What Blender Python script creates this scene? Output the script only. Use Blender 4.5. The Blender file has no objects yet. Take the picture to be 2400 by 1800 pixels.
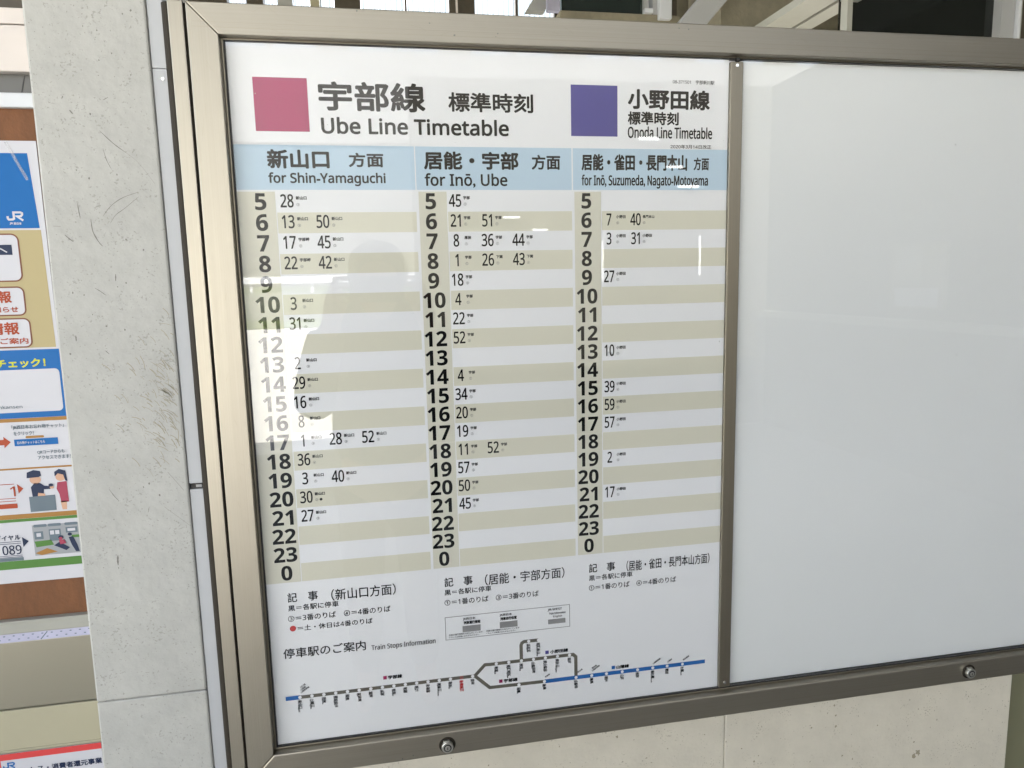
import bpy, bmesh, math, random
from mathutils import Matrix, Vector

random.seed(7)
sc = bpy.context.scene
COL = sc.collection

# ---------------------------------------------------------------- camera, sky, sun, exposure
# board coordinates: x mm right of the timetable sheet's left edge, y mm below its top edge,
# d mm in front of the sheet (towards the viewer).  1 unit = 1 m, sheet top edge 1.879 m up.
ZTOP = 1.879
def P(x, y, d=0.0):
    return Vector((x / 1000.0, -d / 1000.0, ZTOP - y / 1000.0))

cam = bpy.data.cameras.new('camera')
cam.sensor_width = 36.0
cam.lens = 1666.78 / 2400.0 * 36.0
cam.clip_start = 0.01
cam.clip_end = 2000.0
cam_o = bpy.data.objects.new('camera', cam)
COL.objects.link(cam_o)
Rb = Matrix(((0.98275326, 0.04809227, -0.17855855),
             (-0.0227773, 0.98971834, 0.14120485),
             (0.18351353, -0.13470245, 0.97374434)))
A = Matrix(((1, 0, 0), (0, 0, -1), (0, 1, 0)))
M = (A @ Rb).to_4x4()
M.translation = P(186.1, 329.07, 1062.93)
cam_o.matrix_world = M
sc.camera = cam_o

SUN_EL, SUN_AZ = math.radians(52), math.radians(-8)   # azimuth from +Y (behind the board) towards +X
world = bpy.data.worlds.new('World')
sc.world = world
world.use_nodes = True
wn = world.node_tree
sky = wn.nodes.new('ShaderNodeTexSky')
sky.sky_type = 'NISHITA'
sky.sun_disc = False
sky.sun_elevation = SUN_EL
sky.sun_rotation = SUN_AZ
sky.air_density = 1.0
sky.dust_density = 2.5
hs = wn.nodes.new('ShaderNodeHueSaturation')      # hazy, washed-out sky
hs.inputs['Saturation'].default_value = 0.5
wn.links.new(sky.outputs[0], hs.inputs['Color'])
wn.links.new(hs.outputs[0], wn.nodes['Background'].inputs[0])
wn.nodes['Background'].inputs[1].default_value = 0.10

sun = bpy.data.lights.new('sun', 'SUN')
sun.energy = 5.0
sun.angle = math.radians(0.5)
sun.color = (1.0, 0.96, 0.9)
sun_o = bpy.data.objects.new('sun', sun)
COL.objects.link(sun_o)
to_sun = Vector((math.sin(SUN_AZ) * math.cos(SUN_EL), math.cos(SUN_AZ) * math.cos(SUN_EL), math.sin(SUN_EL)))
sun_o.rotation_euler = to_sun.to_track_quat('Z', 'Y').to_euler()
sun_o.location = (0, 3, 20)

sc.view_settings.view_transform = 'Standard'
sc.view_settings.look = 'None'
sc.view_settings.exposure = 3.4
sc.view_settings.gamma = 1.0
sc.view_settings.use_curve_mapping = False
sc.render.engine = 'CYCLES'
sc.cycles.use_denoising = True
sc.cycles.denoising_prefilter = 'ACCURATE'
sc.cycles.denoising_input_passes = 'RGB_ALBEDO_NORMAL'
sc.cycles.max_bounces = 8
sc.cycles.diffuse_bounces = 5
sc.cycles.glossy_bounces = 4
sc.cycles.transparent_max_bounces = 16
sc.cycles.caustics_reflective = False
sc.cycles.caustics_refractive = False
sc.cycles.sample_clamp_indirect = 6.0

# ---------------------------------------------------------------- materials
def mat(name, col, rough=0.6, metal=0.0, spec=0.5, noise=None, bump=None, coat=0.0):
    """noise = (scale, amount, (sx,sy,sz)); bump = (scale, strength)"""
    m = bpy.data.materials.new(name)
    m.use_nodes = True
    nt = m.node_tree
    b = nt.nodes['Principled BSDF']
    b.inputs['Base Color'].default_value = (*col, 1)
    b.inputs['Roughness'].default_value = rough
    b.inputs['Metallic'].default_value = metal
    b.inputs['Specular IOR Level'].default_value = spec
    b.inputs['Coat Weight'].default_value = coat
    if noise or bump:
        tc = nt.nodes.new('ShaderNodeTexCoord')
    if noise:
        mp = nt.nodes.new('ShaderNodeMapping')
        mp.inputs['Scale'].default_value = noise[2] if len(noise) > 2 else (1, 1, 1)
        nt.links.new(tc.outputs['Object'], mp.inputs[0])
        nz = nt.nodes.new('ShaderNodeTexNoise')
        nz.inputs['Scale'].default_value = noise[0]
        nz.inputs['Detail'].default_value = 6
        nz.inputs['Roughness'].default_value = 0.68
        nt.links.new(mp.outputs[0], nz.inputs['Vector'])
        mr = nt.nodes.new('ShaderNodeMapRange')
        mr.inputs['From Min'].default_value = 0.3
        mr.inputs['From Max'].default_value = 0.7
        mr.inputs['To Min'].default_value = 1 - noise[1]
        mr.inputs['To Max'].default_value = 1 + noise[1]
        nt.links.new(nz.outputs['Fac'], mr.inputs['Value'])
        mx = nt.nodes.new('ShaderNodeVectorMath')
        mx.operation = 'SCALE'
        mx.inputs[0].default_value = col
        nt.links.new(mr.outputs[0], mx.inputs['Scale'])
        nt.links.new(mx.outputs[0], b.inputs['Base Color'])
    if bump:
        nb = nt.nodes.new('ShaderNodeTexNoise')
        nb.inputs['Scale'].default_value = bump[0]
        nb.inputs['Detail'].default_value = 5
        nt.links.new(tc.outputs['Object'], nb.inputs['Vector'])
        bp = nt.nodes.new('ShaderNodeBump')
        bp.inputs['Strength'].default_value = bump[1]
        bp.inputs['Distance'].default_value = 0.002
        nt.links.new(nb.outputs['Fac'], bp.inputs['Height'])
        nt.links.new(bp.outputs[0], b.inputs['Normal'])
    return m

def metal_mat(name, col, rough, stretch):
    """brushed anodised aluminium: streaks run along the axis with the small scale"""
    m = mat(name, col, rough, 1.0, noise=(1.0, 0.05, stretch))
    nt = m.node_tree
    b = nt.nodes['Principled BSDF']
    mp = [n for n in nt.nodes if n.type == 'MAPPING'][0]
    nz = nt.nodes.new('ShaderNodeTexNoise')
    nz.inputs['Scale'].default_value = 1.3
    nz.inputs['Detail'].default_value = 8
    nt.links.new(mp.outputs[0], nz.inputs['Vector'])
    mr = nt.nodes.new('ShaderNodeMapRange')
    mr.inputs['To Min'].default_value = rough - 0.10
    mr.inputs['To Max'].default_value = rough + 0.10
    nt.links.new(nz.outputs['Fac'], mr.inputs['Value'])
    nt.links.new(mr.outputs[0], b.inputs['Roughness'])
    return m

def speckled(name, col, spots, spot_scale, amount, mottle=0.08, rough=0.75):
    """painted concrete with small pits and stains"""
    m = mat(name, col, rough, noise=(16.0, mottle), bump=(90.0, 0.45))
    nt = m.node_tree
    b = nt.nodes['Principled BSDF']
    src = b.inputs['Base Color'].links[0].from_socket
    tc = [n for n in nt.nodes if n.type == 'TEX_COORD'][0]
    # pits: thresholded noise, modulated by a larger cluster noise
    n1 = nt.nodes.new('ShaderNodeTexNoise'); n1.inputs['Scale'].default_value = spot_scale; n1.inputs['Detail'].default_value = 3
    n2 = nt.nodes.new('ShaderNodeTexNoise'); n2.inputs['Scale'].default_value = spot_scale * 0.12; n2.inputs['Detail'].default_value = 3
    for n in (n1, n2):
        nt.links.new(tc.outputs['Object'], n.inputs['Vector'])
    ad = nt.nodes.new('ShaderNodeMath'); ad.operation = 'MULTIPLY_ADD'
    ad.inputs[1].default_value = 0.45
    nt.links.new(n2.outputs['Fac'], ad.inputs[0]); nt.links.new(n1.outputs['Fac'], ad.inputs[2])
    mr = nt.nodes.new('ShaderNodeMapRange')
    mr.inputs['From Min'].default_value = 1.0 - amount
    mr.inputs['From Max'].default_value = 1.0 - amount + 0.06
    nt.links.new(ad.outputs[0], mr.inputs['Value'])
    mix = nt.nodes.new('ShaderNodeMix'); mix.data_type = 'RGBA'
    nt.links.new(mr.outputs[0], mix.inputs['Factor'])
    nt.links.new(src, mix.inputs['A'])
    mix.inputs['B'].default_value = (*spots, 1)
    nt.links.new(mix.outputs['Result'], b.inputs['Base Color'])
    return m

def glass_mat(name, tint=(0.985, 0.985, 0.985), ior=1.48):
    m = bpy.data.materials.new(name)
    m.use_nodes = True
    nt = m.node_tree
    nt.nodes.clear()
    out = nt.nodes.new('ShaderNodeOutputMaterial')
    mix = nt.nodes.new('ShaderNodeMixShader')
    tr = nt.nodes.new('ShaderNodeBsdfTransparent'); tr.inputs[0].default_value = (*tint, 1)
    gl = nt.nodes.new('ShaderNodeBsdfGlossy'); gl.inputs['Roughness'].default_value = 0.0
    fr = nt.nodes.new('ShaderNodeFresnel'); fr.inputs[0].default_value = ior
    # same reflectance whether the pane is met from outside or from inside the slab
    ge = nt.nodes.new('ShaderNodeNewGeometry')
    mi = nt.nodes.new('ShaderNodeMix'); mi.data_type = 'FLOAT'
    mi.inputs[2].default_value = ior; mi.inputs[3].default_value = 1.0 / ior
    nt.links.new(ge.outputs['Backfacing'], mi.inputs[0])
    nt.links.new(mi.outputs[0], fr.inputs[0])
    nt.links.new(fr.outputs[0], mix.inputs[0])
    nt.links.new(tr.outputs[0], mix.inputs[1]); nt.links.new(gl.outputs[0], mix.inputs[2])
    nt.links.new(mix.outputs[0], out.inputs[0])
    return m

def translucent_mat(name, col):
    m = bpy.data.materials.new(name); m.use_nodes = True
    nt = m.node_tree; nt.nodes.clear()
    out = nt.nodes.new('ShaderNodeOutputMaterial')
    mix = nt.nodes.new('ShaderNodeMixShader'); mix.inputs[0].default_value = 0.6
    a = nt.nodes.new('ShaderNodeBsdfDiffuse'); a.inputs[0].default_value = (*col, 1)
    b = nt.nodes.new('ShaderNodeBsdfTranslucent'); b.inputs[0].default_value = (*col, 1)
    nt.links.new(a.outputs[0], mix.inputs[1]); nt.links.new(b.outputs[0], mix.inputs[2])
    nt.links.new(mix.outputs[0], out.inputs[0])
    return m

MAT = dict(
    paper=mat('white_paper', (0.79, 0.80, 0.81), 0.55, spec=0.3),
    board=mat('white_board', (0.80, 0.82, 0.81), 0.4, spec=0.4, noise=(1.5, 0.015)),
    ink=mat('black_ink', (0.006, 0.006, 0.0065), 0.7, spec=0.04),
    ink_soft=mat('dark_grey_ink', (0.03, 0.031, 0.033), 0.7, spec=0.04),
    ink_thin=mat('thin_grey_ink', (0.09, 0.093, 0.096), 0.6, spec=0.2),
    beige=mat('beige_print', (0.66, 0.645, 0.525), 0.55, spec=0.3),
    beige2=mat('pale_beige_print', (0.65, 0.635, 0.53), 0.55, spec=0.3),
    blue=mat('pale_blue_print', (0.47, 0.61, 0.72), 0.55, spec=0.3),
    magenta=mat('magenta_print', (0.36, 0.022, 0.105), 0.55, spec=0.3),
    purple=mat('purple_print', (0.066, 0.058, 0.26), 0.55, spec=0.3),
    route=mat('taupe_print', (0.13, 0.12, 0.095), 0.55, spec=0.3),
    routeblue=mat('deep_blue_print', (0.01, 0.12, 0.40), 0.55, spec=0.3),
    red=mat('red_print', (0.55, 0.05, 0.05), 0.55, spec=0.3),
    greyprint=mat('grey_print', (0.25, 0.25, 0.25), 0.55, spec=0.3),
    alu_v=metal_mat('champagne_aluminium_upright', (0.345, 0.316, 0.262), 0.45, (900, 900, 3)),
    alu_h=metal_mat('champagne_aluminium_rail', (0.345, 0.316, 0.262), 0.45, (3, 900, 900)),
    bronze=mat('dark_bronze', (0.030, 0.025, 0.018), 0.6, 0.0, spec=0.15),
    bar=metal_mat('bronze_divider', (0.29, 0.26, 0.205), 0.42, (700, 700, 4)),
    rubber=mat('black_rubber', (0.012, 0.011, 0.01), 0.6),
    chrome=mat('chrome', (0.75, 0.74, 0.70), 0.22, 1.0),
    nickel=mat('worn_nickel', (0.62, 0.61, 0.56), 0.38, 1.0, noise=(400, 0.15)),
    dust=mat('grey_dust', (0.36, 0.355, 0.34), 0.8, spec=0.1),
    glass=glass_mat('clear_glass'),
    darkglass=mat('dark_window_glass', (0.008, 0.010, 0.009), 0.06, spec=0.6),
    greenglass=mat('dark_green_glass', (0.012, 0.020, 0.017), 0.12, spec=0.6),
    pillar=speckled('painted_concrete', (0.40, 0.397, 0.37), (0.30, 0.298, 0.27), 320, 0.13, 0.085),
    wall=speckled('cream_concrete_panel', (0.61, 0.565, 0.465), (0.36, 0.32, 0.24), 300, 0.11, 0.06),
    white=mat('white_paint', (0.54, 0.56, 0.58), 0.5, noise=(8, 0.03)),
    strip=mat('dull_white_strip', (0.42, 0.43, 0.44), 0.5, noise=(10, 0.04, (1, 1, 0.2))),
    olive=mat('olive_wall', (0.19, 0.185, 0.11), 0.7, noise=(8, 0.06)),
    cork=mat('brown_cork', (0.145, 0.058, 0.02), 0.8, noise=(40, 0.22, (1, 1, 0.35)), bump=(200, 0.4)),
    cream=mat('cream_panel', (0.35, 0.325, 0.225), 0.6, noise=(5, 0.03)),
    pinkwhite=mat('pinkish_white_panel', (0.58, 0.53, 0.49), 0.6, noise=(6, 0.05, (0.3, 1, 1))),
    steel=mat('satin_panel', (0.30, 0.28, 0.22), 0.32, 0.7),
    smoke=mat('smoky_glass', (0.10, 0.098, 0.09), 0.25),
    lav=mat('lavender_strip', (0.40, 0.40, 0.52), 0.4, noise=(14, 0.12)),
    corr=translucent_mat('translucent_corrugated', (0.19, 0.225, 0.255)),
    darkwood=mat('dark_brown_post', (0.055, 0.045, 0.03), 0.6, noise=(30, 0.2)),
    drab=mat('dim_olive_concrete', (0.20, 0.18, 0.125), 0.8, noise=(14, 0.22), bump=(80, 0.4)),  # olive tint puts the dim interior light into the concrete colour
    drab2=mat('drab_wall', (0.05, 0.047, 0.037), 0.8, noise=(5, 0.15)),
    greypaint=mat('grey_paint', (0.33, 0.335, 0.33), 0.5),
    trim=mat('pale_trim', (0.31, 0.31, 0.27), 0.5, noise=(10, 0.05)),
    floor=mat('platform_asphalt', (0.18, 0.175, 0.16), 0.6, noise=(3, 0.15)),
    paving=mat('pale_paving', (0.60, 0.59, 0.57), 0.7, noise=(0.8, 0.10)),
    ceil=mat('grey_ceiling', (0.20, 0.20, 0.19), 0.8),
    grass=mat('grass', (0.115, 0.145, 0.055), 0.9, noise=(2.5, 0.5)),
    facade=mat('grey_facade', (0.09, 0.09, 0.085), 0.8, noise=(0.3, 0.15)),
    facade2=mat('haze_tone', (0.125, 0.125, 0.12), 0.8, noise=(0.3, 0.1)),  # tone chosen so its reflection greys the sheet titles
    facade3=mat('grey_green_fence', (0.13, 0.14, 0.105), 0.7, noise=(2, 0.25, (6, 1, 0.3))),
    lpblue=mat('bright_blue_print', (0.003, 0.105, 0.33), 0.45, spec=0.18),
    lpsand=mat('sand_print', (0.381, 0.320, 0.170), 0.45, spec=0.18),
    lporange=mat('ochre_print', (0.306, 0.156, 0.041), 0.45, spec=0.18),
    lpbrown=mat('brown_print', (0.177, 0.068, 0.041), 0.45, spec=0.18),
    lpgreen=mat('leaf_green_print', (0.075, 0.184, 0.041), 0.45, spec=0.18),
    lpyellow=mat('yellow_print', (0.490, 0.510, 0.034), 0.45, spec=0.18),
    lpred=mat('brick_red_print', (0.326, 0.054, 0.020), 0.45, spec=0.18),
    lppink=mat('rose_print', (0.306, 0.048, 0.082), 0.45, spec=0.18),
    lpskin=mat('skin_print', (0.510, 0.306, 0.204), 0.45, spec=0.18),
    lpnavy=mat('navy_print', (0.015, 0.025, 0.06), 0.45, spec=0.18),
    lpslate=mat('slate_print', (0.116, 0.150, 0.177), 0.45, spec=0.18),
    lpgrey=mat('light_grey_print', (0.272, 0.286, 0.299), 0.45, spec=0.18),
    lppaper=mat('glossy_paper', (0.50, 0.50, 0.53), 0.45, spec=0.18),
    jacket=mat('dark_jacket_cloth', (0.022, 0.023, 0.03), 0.85),
    skin=mat('skin', (0.42, 0.25, 0.18), 0.55),
    hair=mat('black_hair', (0.01, 0.009, 0.008), 0.5),
)

def tape_mat():
    m = bpy.data.materials.new('clear_tape'); m.use_nodes = True
    nt = m.node_tree; nt.nodes.clear()
    out = nt.nodes.new('ShaderNodeOutputMaterial'); mix = nt.nodes.new('ShaderNodeMixShader'); mix.inputs[0].default_value = 0.3
    a = nt.nodes.new('ShaderNodeBsdfTransparent'); b = nt.nodes.new('ShaderNodeBsdfDiffuse'); b.inputs[0].default_value = (.6, .6, .6, 1)
    nt.links.new(a.outputs[0], mix.inputs[1]); nt.links.new(b.outputs[0], mix.inputs[2]); nt.links.new(mix.outputs[0], out.inputs[0])
    return m
MAT['tape'] = tape_mat()

# ---------------------------------------------------------------- object helpers
def thing(name, label, cat, at, group=None):
    o = bpy.data.objects.new(name, None)
    o.empty_display_size = 0.05
    o.location = at
    COL.objects.link(o)
    o['label'] = label
    o['category'] = cat
    if group:
        o['group'] = group
    return o

def root_of(o):
    v = Vector((0, 0, 0))
    while o is not None:
        v += o.location
        o = o.parent
    return v

def obj(name, bm, m, parent=None, label=None, cat=None, kind=None, group=None, bevel=0.0, smooth=False, segs=2):
    me = bpy.data.meshes.new(name)
    bm.normal_update()
    bm.to_mesh(me)
    bm.free()
    me.materials.append(MAT[m])
    o = bpy.data.objects.new(name, me)
    COL.objects.link(o)
    if parent is not None:
        me.transform(Matrix.Translation(-root_of(parent)))
        o.parent = parent
    else:
        # put the origin at the middle of the base
        xs = [v.co for v in me.vertices]
        c = Vector(((min(v.x for v in xs) + max(v.x for v in xs)) / 2, (min(v.y for v in xs) + max(v.y for v in xs)) / 2, min(v.z for v in xs)))
        me.transform(Matrix.Translation(-c))
        o.location = c
    if label: o['label'] = label
    if cat: o['category'] = cat
    if kind: o['kind'] = kind
    if group: o['group'] = group
    if smooth:
        for p in me.polygons:
            p.use_smooth = True
    if bevel > 0:
        md = o.modifiers.new('bevel', 'BEVEL')
        md.width = bevel
        md.segments = segs
        md.limit_method = 'ANGLE'
        md.angle_limit = math.radians(40)
        md.harden_normals = False
    return o

def NB():
    return bmesh.new()

def box(bm, x0, x1, y0, y1, d0, d1):
    """mm box in board coordinates"""
    prism(bm, [(x0, y0), (x1, y0), (x1, y1), (x0, y1)], d0, d1)
    return bm

def prism(bm, poly, d0, d1):
    if d0 > d1:
        d0, d1 = d1, d0
    ar = sum(poly[i][0] * poly[(i + 1) % len(poly)][1] - poly[(i + 1) % len(poly)][0] * poly[i][1] for i in range(len(poly)))
    if ar > 0:
        poly = poly[::-1]          # counter-clockwise as seen from the viewer
    f = [bm.verts.new(P(x, y, d1)) for x, y in poly]
    b = [bm.verts.new(P(x, y, d0)) for x, y in poly]
    n = len(poly)
    bm.faces.new(f)
    bm.faces.new(b[::-1])
    for i in range(n):
        j = (i + 1) % n
        bm.faces.new((f[j], f[i], b[i], b[j]))
    return bm

def flat(bm, poly, d):
    ar = sum(poly[i][0] * poly[(i + 1) % len(poly)][1] - poly[(i + 1) % len(poly)][0] * poly[i][1] for i in range(len(poly)))
    if ar > 0:
        poly = poly[::-1]
    bm.faces.new([bm.verts.new(P(x, y, d)) for x, y in poly])
    return bm

def rect(bm, x0, y0, x1, y1, d):
    return flat(bm, [(x0, y0), (x1, y0), (x1, y1), (x0, y1)], d)

def rrect_pts(x0, y0, x1, y1, r, n=6):
    pts = []
    for cx, cy, a0 in ((x1 - r, y0 + r, -90), (x1 - r, y1 - r, 0), (x0 + r, y1 - r, 90), (x0 + r, y0 + r, 180)):
        for i in range(n + 1):
            a = math.radians(a0 + 90 * i / n)
            pts.append((cx + r * math.cos(a), cy + r * math.sin(a)))
    return pts

def circ_pts(cx, cy, rx, ry=None, n=24):
    ry = rx if ry is None else ry
    return [(cx + rx * math.cos(2 * math.pi * i / n), cy + ry * math.sin(2 * math.pi * i / n)) for i in range(n)]

def stroke(bm, pts, w, d, closed=False):
    """flat ribbon with mitred corners along a polyline"""
    n = len(pts)
    L, Rr = [], []
    for i in range(n):
        p = Vector(pts[i])
        if closed:
            a, b = Vector(pts[i - 1]), Vector(pts[(i + 1) % n])
        else:
            a = Vector(pts[i - 1]) if i > 0 else None
            b = Vector(pts[i + 1]) if i < n - 1 else None
        d1 = (p - a).normalized() if a is not None else None
        d2 = (b - p).normalized() if b is not None else None
        if d1 is None: d1 = d2
        if d2 is None: d2 = d1
        t = (d1 + d2)
        t = t.normalized() if t.length > 1e-6 else d1
        nrm = Vector((-t.y, t.x))
        k = max(0.4, abs(nrm.dot(Vector((-d1.y, d1.x)))))
        ww = w if not callable(w) else w(i / max(1, n - 1))
        L.append(p + nrm * (ww / 2 / k)); Rr.append(p - nrm * (ww / 2 / k))
    m = n if closed else n - 1
    for i in range(m):
        j = (i + 1) % n
        flat(bm, [tuple(L[i]), tuple(L[j]), tuple(Rr[j]), tuple(Rr[i])], d)
    return bm

def disc(bm, cx, cy, r, d, ry=None, n=20):
    return flat(bm, circ_pts(cx, cy, r, ry, n), d)

# ---------------------------------------------------------------- lettering
TCACHE = {}
def glyphs(s):
    if s not in TCACHE:
        c = bpy.data.curves.new('lettering', 'FONT')
        c.body = s
        c.size = 1.0
        c.dimensions = '2D'
        c.fill_mode = 'FRONT'
        c.resolution_u = 3
        o = bpy.data.objects.new('lettering', c)
        me = bpy.data.meshes.new_from_object(o)
        v = [(q.co.x, q.co.y) for q in me.vertices]
        f = [tuple(p.vertices) for p in me.polygons]
        bpy.data.objects.remove(o)
        bpy.data.meshes.remove(me)
        bpy.data.curves.remove(c)
        TCACHE[s] = (v, f)
    return TCACHE[s]

def sans(s, bold=False):
    o = ''
    for ch in s:
        if '0' <= ch <= '9': o += chr((0x1D7EC if bold else 0x1D7E2) + ord(ch) - 48)
        elif 'A' <= ch <= 'Z': o += chr((0x1D5D4 if bold else 0x1D5A0) + ord(ch) - 65)
        elif 'a' <= ch <= 'z': o += chr((0x1D5EE if bold else 0x1D5BA) + ord(ch) - 97)
        else: o += ch
    return o

def put(bm, v, f, fn, d, bold):
    offs = [(0, 0)]
    if bold > 0:
        k = 8
        offs += [(bold * math.cos(2 * math.pi * i / k), bold * math.sin(2 * math.pi * i / k)) for i in range(k)]
    for i, (ox, oy) in enumerate(offs):
        vs = []
        for a in v:
            x, y = fn(a)
            vs.append(bm.verts.new(P(x + ox, y + oy, d + 0.03 * i)))
        for q in f:
            try:
                bm.faces.new([vs[t] for t in q])
            except ValueError:
                pass

def text_box(bm, s, x0, y0, x1, y1, d=0.4, bold=0.0):
    """lettering stretched to fill the box x0..x1, y0(top)..y1(bottom)"""
    v, f = glyphs(s)
    ax, bx = min(a[0] for a in v), max(a[0] for a in v)
    ay, by = min(a[1] for a in v), max(a[1] for a in v)
    x0 += bold; x1 -= bold; y0 += bold; y1 -= bold
    sx, sy = (x1 - x0) / max(1e-6, bx - ax), (y1 - y0) / max(1e-6, by - ay)
    put(bm, v, f, lambda a: (x0 + (a[0] - ax) * sx, y1 - (a[1] - ay) * sy), d, bold)

def text(bm, s, x, ybase, size, xs=1.0, d=0.4, bold=0.0, anchor='l', rot=0.0):
    v, f = glyphs(s)
    if not v:
        return
    ax, bx = min(a[0] for a in v), max(a[0] for a in v)
    o = {'l': ax, 'c': (ax + bx) / 2, 'r': bx}[anchor]
    ca, sa = math.cos(rot), math.sin(rot)
    def fn(a):
        px, py = (a[0] - o) * size * xs, a[1] * size
        return (x + px * ca - py * sa, ybase - (px * sa + py * ca))
    put(bm, v, f, fn, d, bold)

# ================================================================ SETTING
def ground_sheet(name, rects, m):
    gb = NB()
    for x0, x1, y0, y1, z in rects:
        gb.faces.new([gb.verts.new(c) for c in ((x0, y0, z), (x1, y0, z), (x1, y1, z), (x0, y1, z))])
    return obj(name, gb, m, kind='structure')
ground_sheet('platform', [(-300, 300, -5.8, 300, 0.0)], 'floor')
ground_sheet('paving', [(-300, 300, -300, -5.8, -0.004)], 'paving')
gb = NB()
gb.faces.new([gb.verts.new(c) for c in ((-120, -39, 0.004), (120, -39, 0.004), (120, -30, 0.004), (-120, -30, 0.004))])
obj('grass_verge', gb, 'grass', kind='structure')

def wbox(bm, x0, x1, y0, y1, z0, z1):
    v = [bm.verts.new((x, y, z)) for z in (z0, z1) for y in (y0, y1) for x in (x0, x1)]
    for q in ((0, 2, 3, 1), (4, 5, 7, 6), (0, 1, 5, 4), (2, 6, 7, 3), (0, 4, 6, 2), (1, 3, 7, 5)):
        bm.faces.new([v[i] for i in q])
    return bm

obj('ceiling', wbox(NB(), -2.6, 6.0, -3.6, 2.9, 3.45, 3.6), 'ceil', kind='structure')
t = thing('added_facade', 'long unseen building added behind the viewer, its two tones shaping the reflection', 'building', (-24, -47, -0.15))  # unseen, put in to darken the mirrored view and hide low sky
obj('lower_storey', wbox(NB(), -60, 60, -52, -42, -0.15, 9.6), 'facade', t)
obj('haze_storey', wbox(NB(), -60, 60, -52, -41.8, 9.61, 14.6), 'facade2', t)  # added paler band, its reflection gives the haze over the titles
for k in range(9):  # invented blocks and posts that cut the mirrored sky strip into dashes
    x = -2.55 - 27.6 + 6.9 * k
    obj('sky_gap_block', wbox(NB(), x, x + 1.8, -43, -42, 14.61, 16.4), 'facade', t)
    obj('sky_gap_post', wbox(NB(), x + 4.25, x + 4.45, -43, -42, 14.61, 16.4), 'facade', t)
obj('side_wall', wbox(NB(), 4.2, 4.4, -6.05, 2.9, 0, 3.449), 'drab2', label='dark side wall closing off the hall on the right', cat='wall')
obj('added_rear_wall', wbox(NB(), 0.55, 4.19, -6.05, -5.85, 0, 3.449), 'drab2', label='dark unseen wall added behind the viewer on the right to darken the reflection', cat='wall')  # unseen wall placed to keep the reflection dark on the right
obj('left_back_wall', wbox(NB(), -3.2, -0.99, 0.30, 0.42, 0, 3.449), 'cream', label='cream wall behind the cork notice board', cat='wall')

# the room seen over the top of the display case
wb = NB()
w0 = NB()
box(w0, -900, 1290, -946, 1879, -2700, -2560)
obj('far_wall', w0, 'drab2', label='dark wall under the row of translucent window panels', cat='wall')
grp = 'translucent window panels above the display case'
def corrugated(x0, x1, y0, y1, d, m='corr'):
    bm = NB()
    n = max(8, int((x1 - x0) / 4))
    prev = None
    for i in range(n + 1):
        x = x0 + (x1 - x0) * i / n
        dd = d + 9 * math.sin(x / 26.0 * 2 * math.pi)
        a, b = bm.verts.new(P(x, y0, dd)), bm.verts.new(P(x, y1, dd))
        if prev:
            bm.faces.new((prev[0], prev[1], b, a))
        prev = (a, b)
    return bm
wins = [(-430, -344, 'narrow bright panel farthest left above the case'),
        (-272, -207, 'small bright panel second from the left above the case'),
        (-142, -62, 'bright panel left of the yellowish post above the case'),
        (-20, 48, 'bright panel just left of the first wide dark gap'),
        (169, 376, 'wide ribbed panel left of the thin mullion'),
        (386, 588, 'wide ribbed panel left of the dark brown post'),
        (710, 914, 'wide ribbed panel right of the dark brown post'),
        (925, 1110, 'ribbed panel beside the slanted grey brace')]
for x0, x1, lb in wins:
    t = thing('window_panel', 'bluish white translucent corrugated ' + lb, 'window', P((x0 + x1) / 2, -953, -2600), grp)
    obj('sheet', corrugated(x0 + 3, x1 - 3, -1560, -956, -2600), 'corr', t, smooth=True)
    fb = NB()
    box(fb, x0, x1, -956, -947, -2640, -2565)
    obj('sill', fb, 'darkwood', t)
px = [-900] + [v for w in wins for v in (w[0], w[1])] + [1290]
for i in range(0, len(px), 2):
    a, b = px[i], px[i + 1]
    if b - a < 2: continue
    m = {3: 'cream', 2: 'greypaint', 1: 'darkwood'}.get(i // 2, 'darkwood')
    lbs = ['broad dark wall pier left of the bright panels', 'dark post between the two small left panels', 'grey post between bright panels above the case',
           'pale yellowish post between bright panels', 'dark greenish post left of the wide ribbed panels', 'thin dark mullion between two wide ribbed panels',
           'dark brown post in the middle of the ribbed panels', 'thin dark mullion left of the slanted brace', 'dark pier right of the last ribbed panel']
    fb = NB()
    box(fb, a, b, -1560, -947, -2650, -2570)
    obj('window_post', fb, m, label=lbs[i // 2], cat='post', group='posts between the window panels')
fb = NB(); box(fb, 618, 626, -1560, -940, -2560, -2545)
obj('conduit', fb, 'pinkwhite', label='thin pale conduit running up the dark brown post', cat='pipe')
# slanted grey brace and pale patch
fb = NB(); prism(fb, [(930, -930), (1020, -930), (1130, -1130), (1060, -1130)], -2450, -2400)
obj('brace', fb, 'greypaint', label='slanted grey brace crossing the last ribbed panel', cat='brace')
fb = NB(); box(fb, 1020, 1095, -1300, -915, -2380, -2350)
obj('pale_board', fb, 'lav', label='pale lilac board hanging beside the slanted brace', cat='board')
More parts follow.
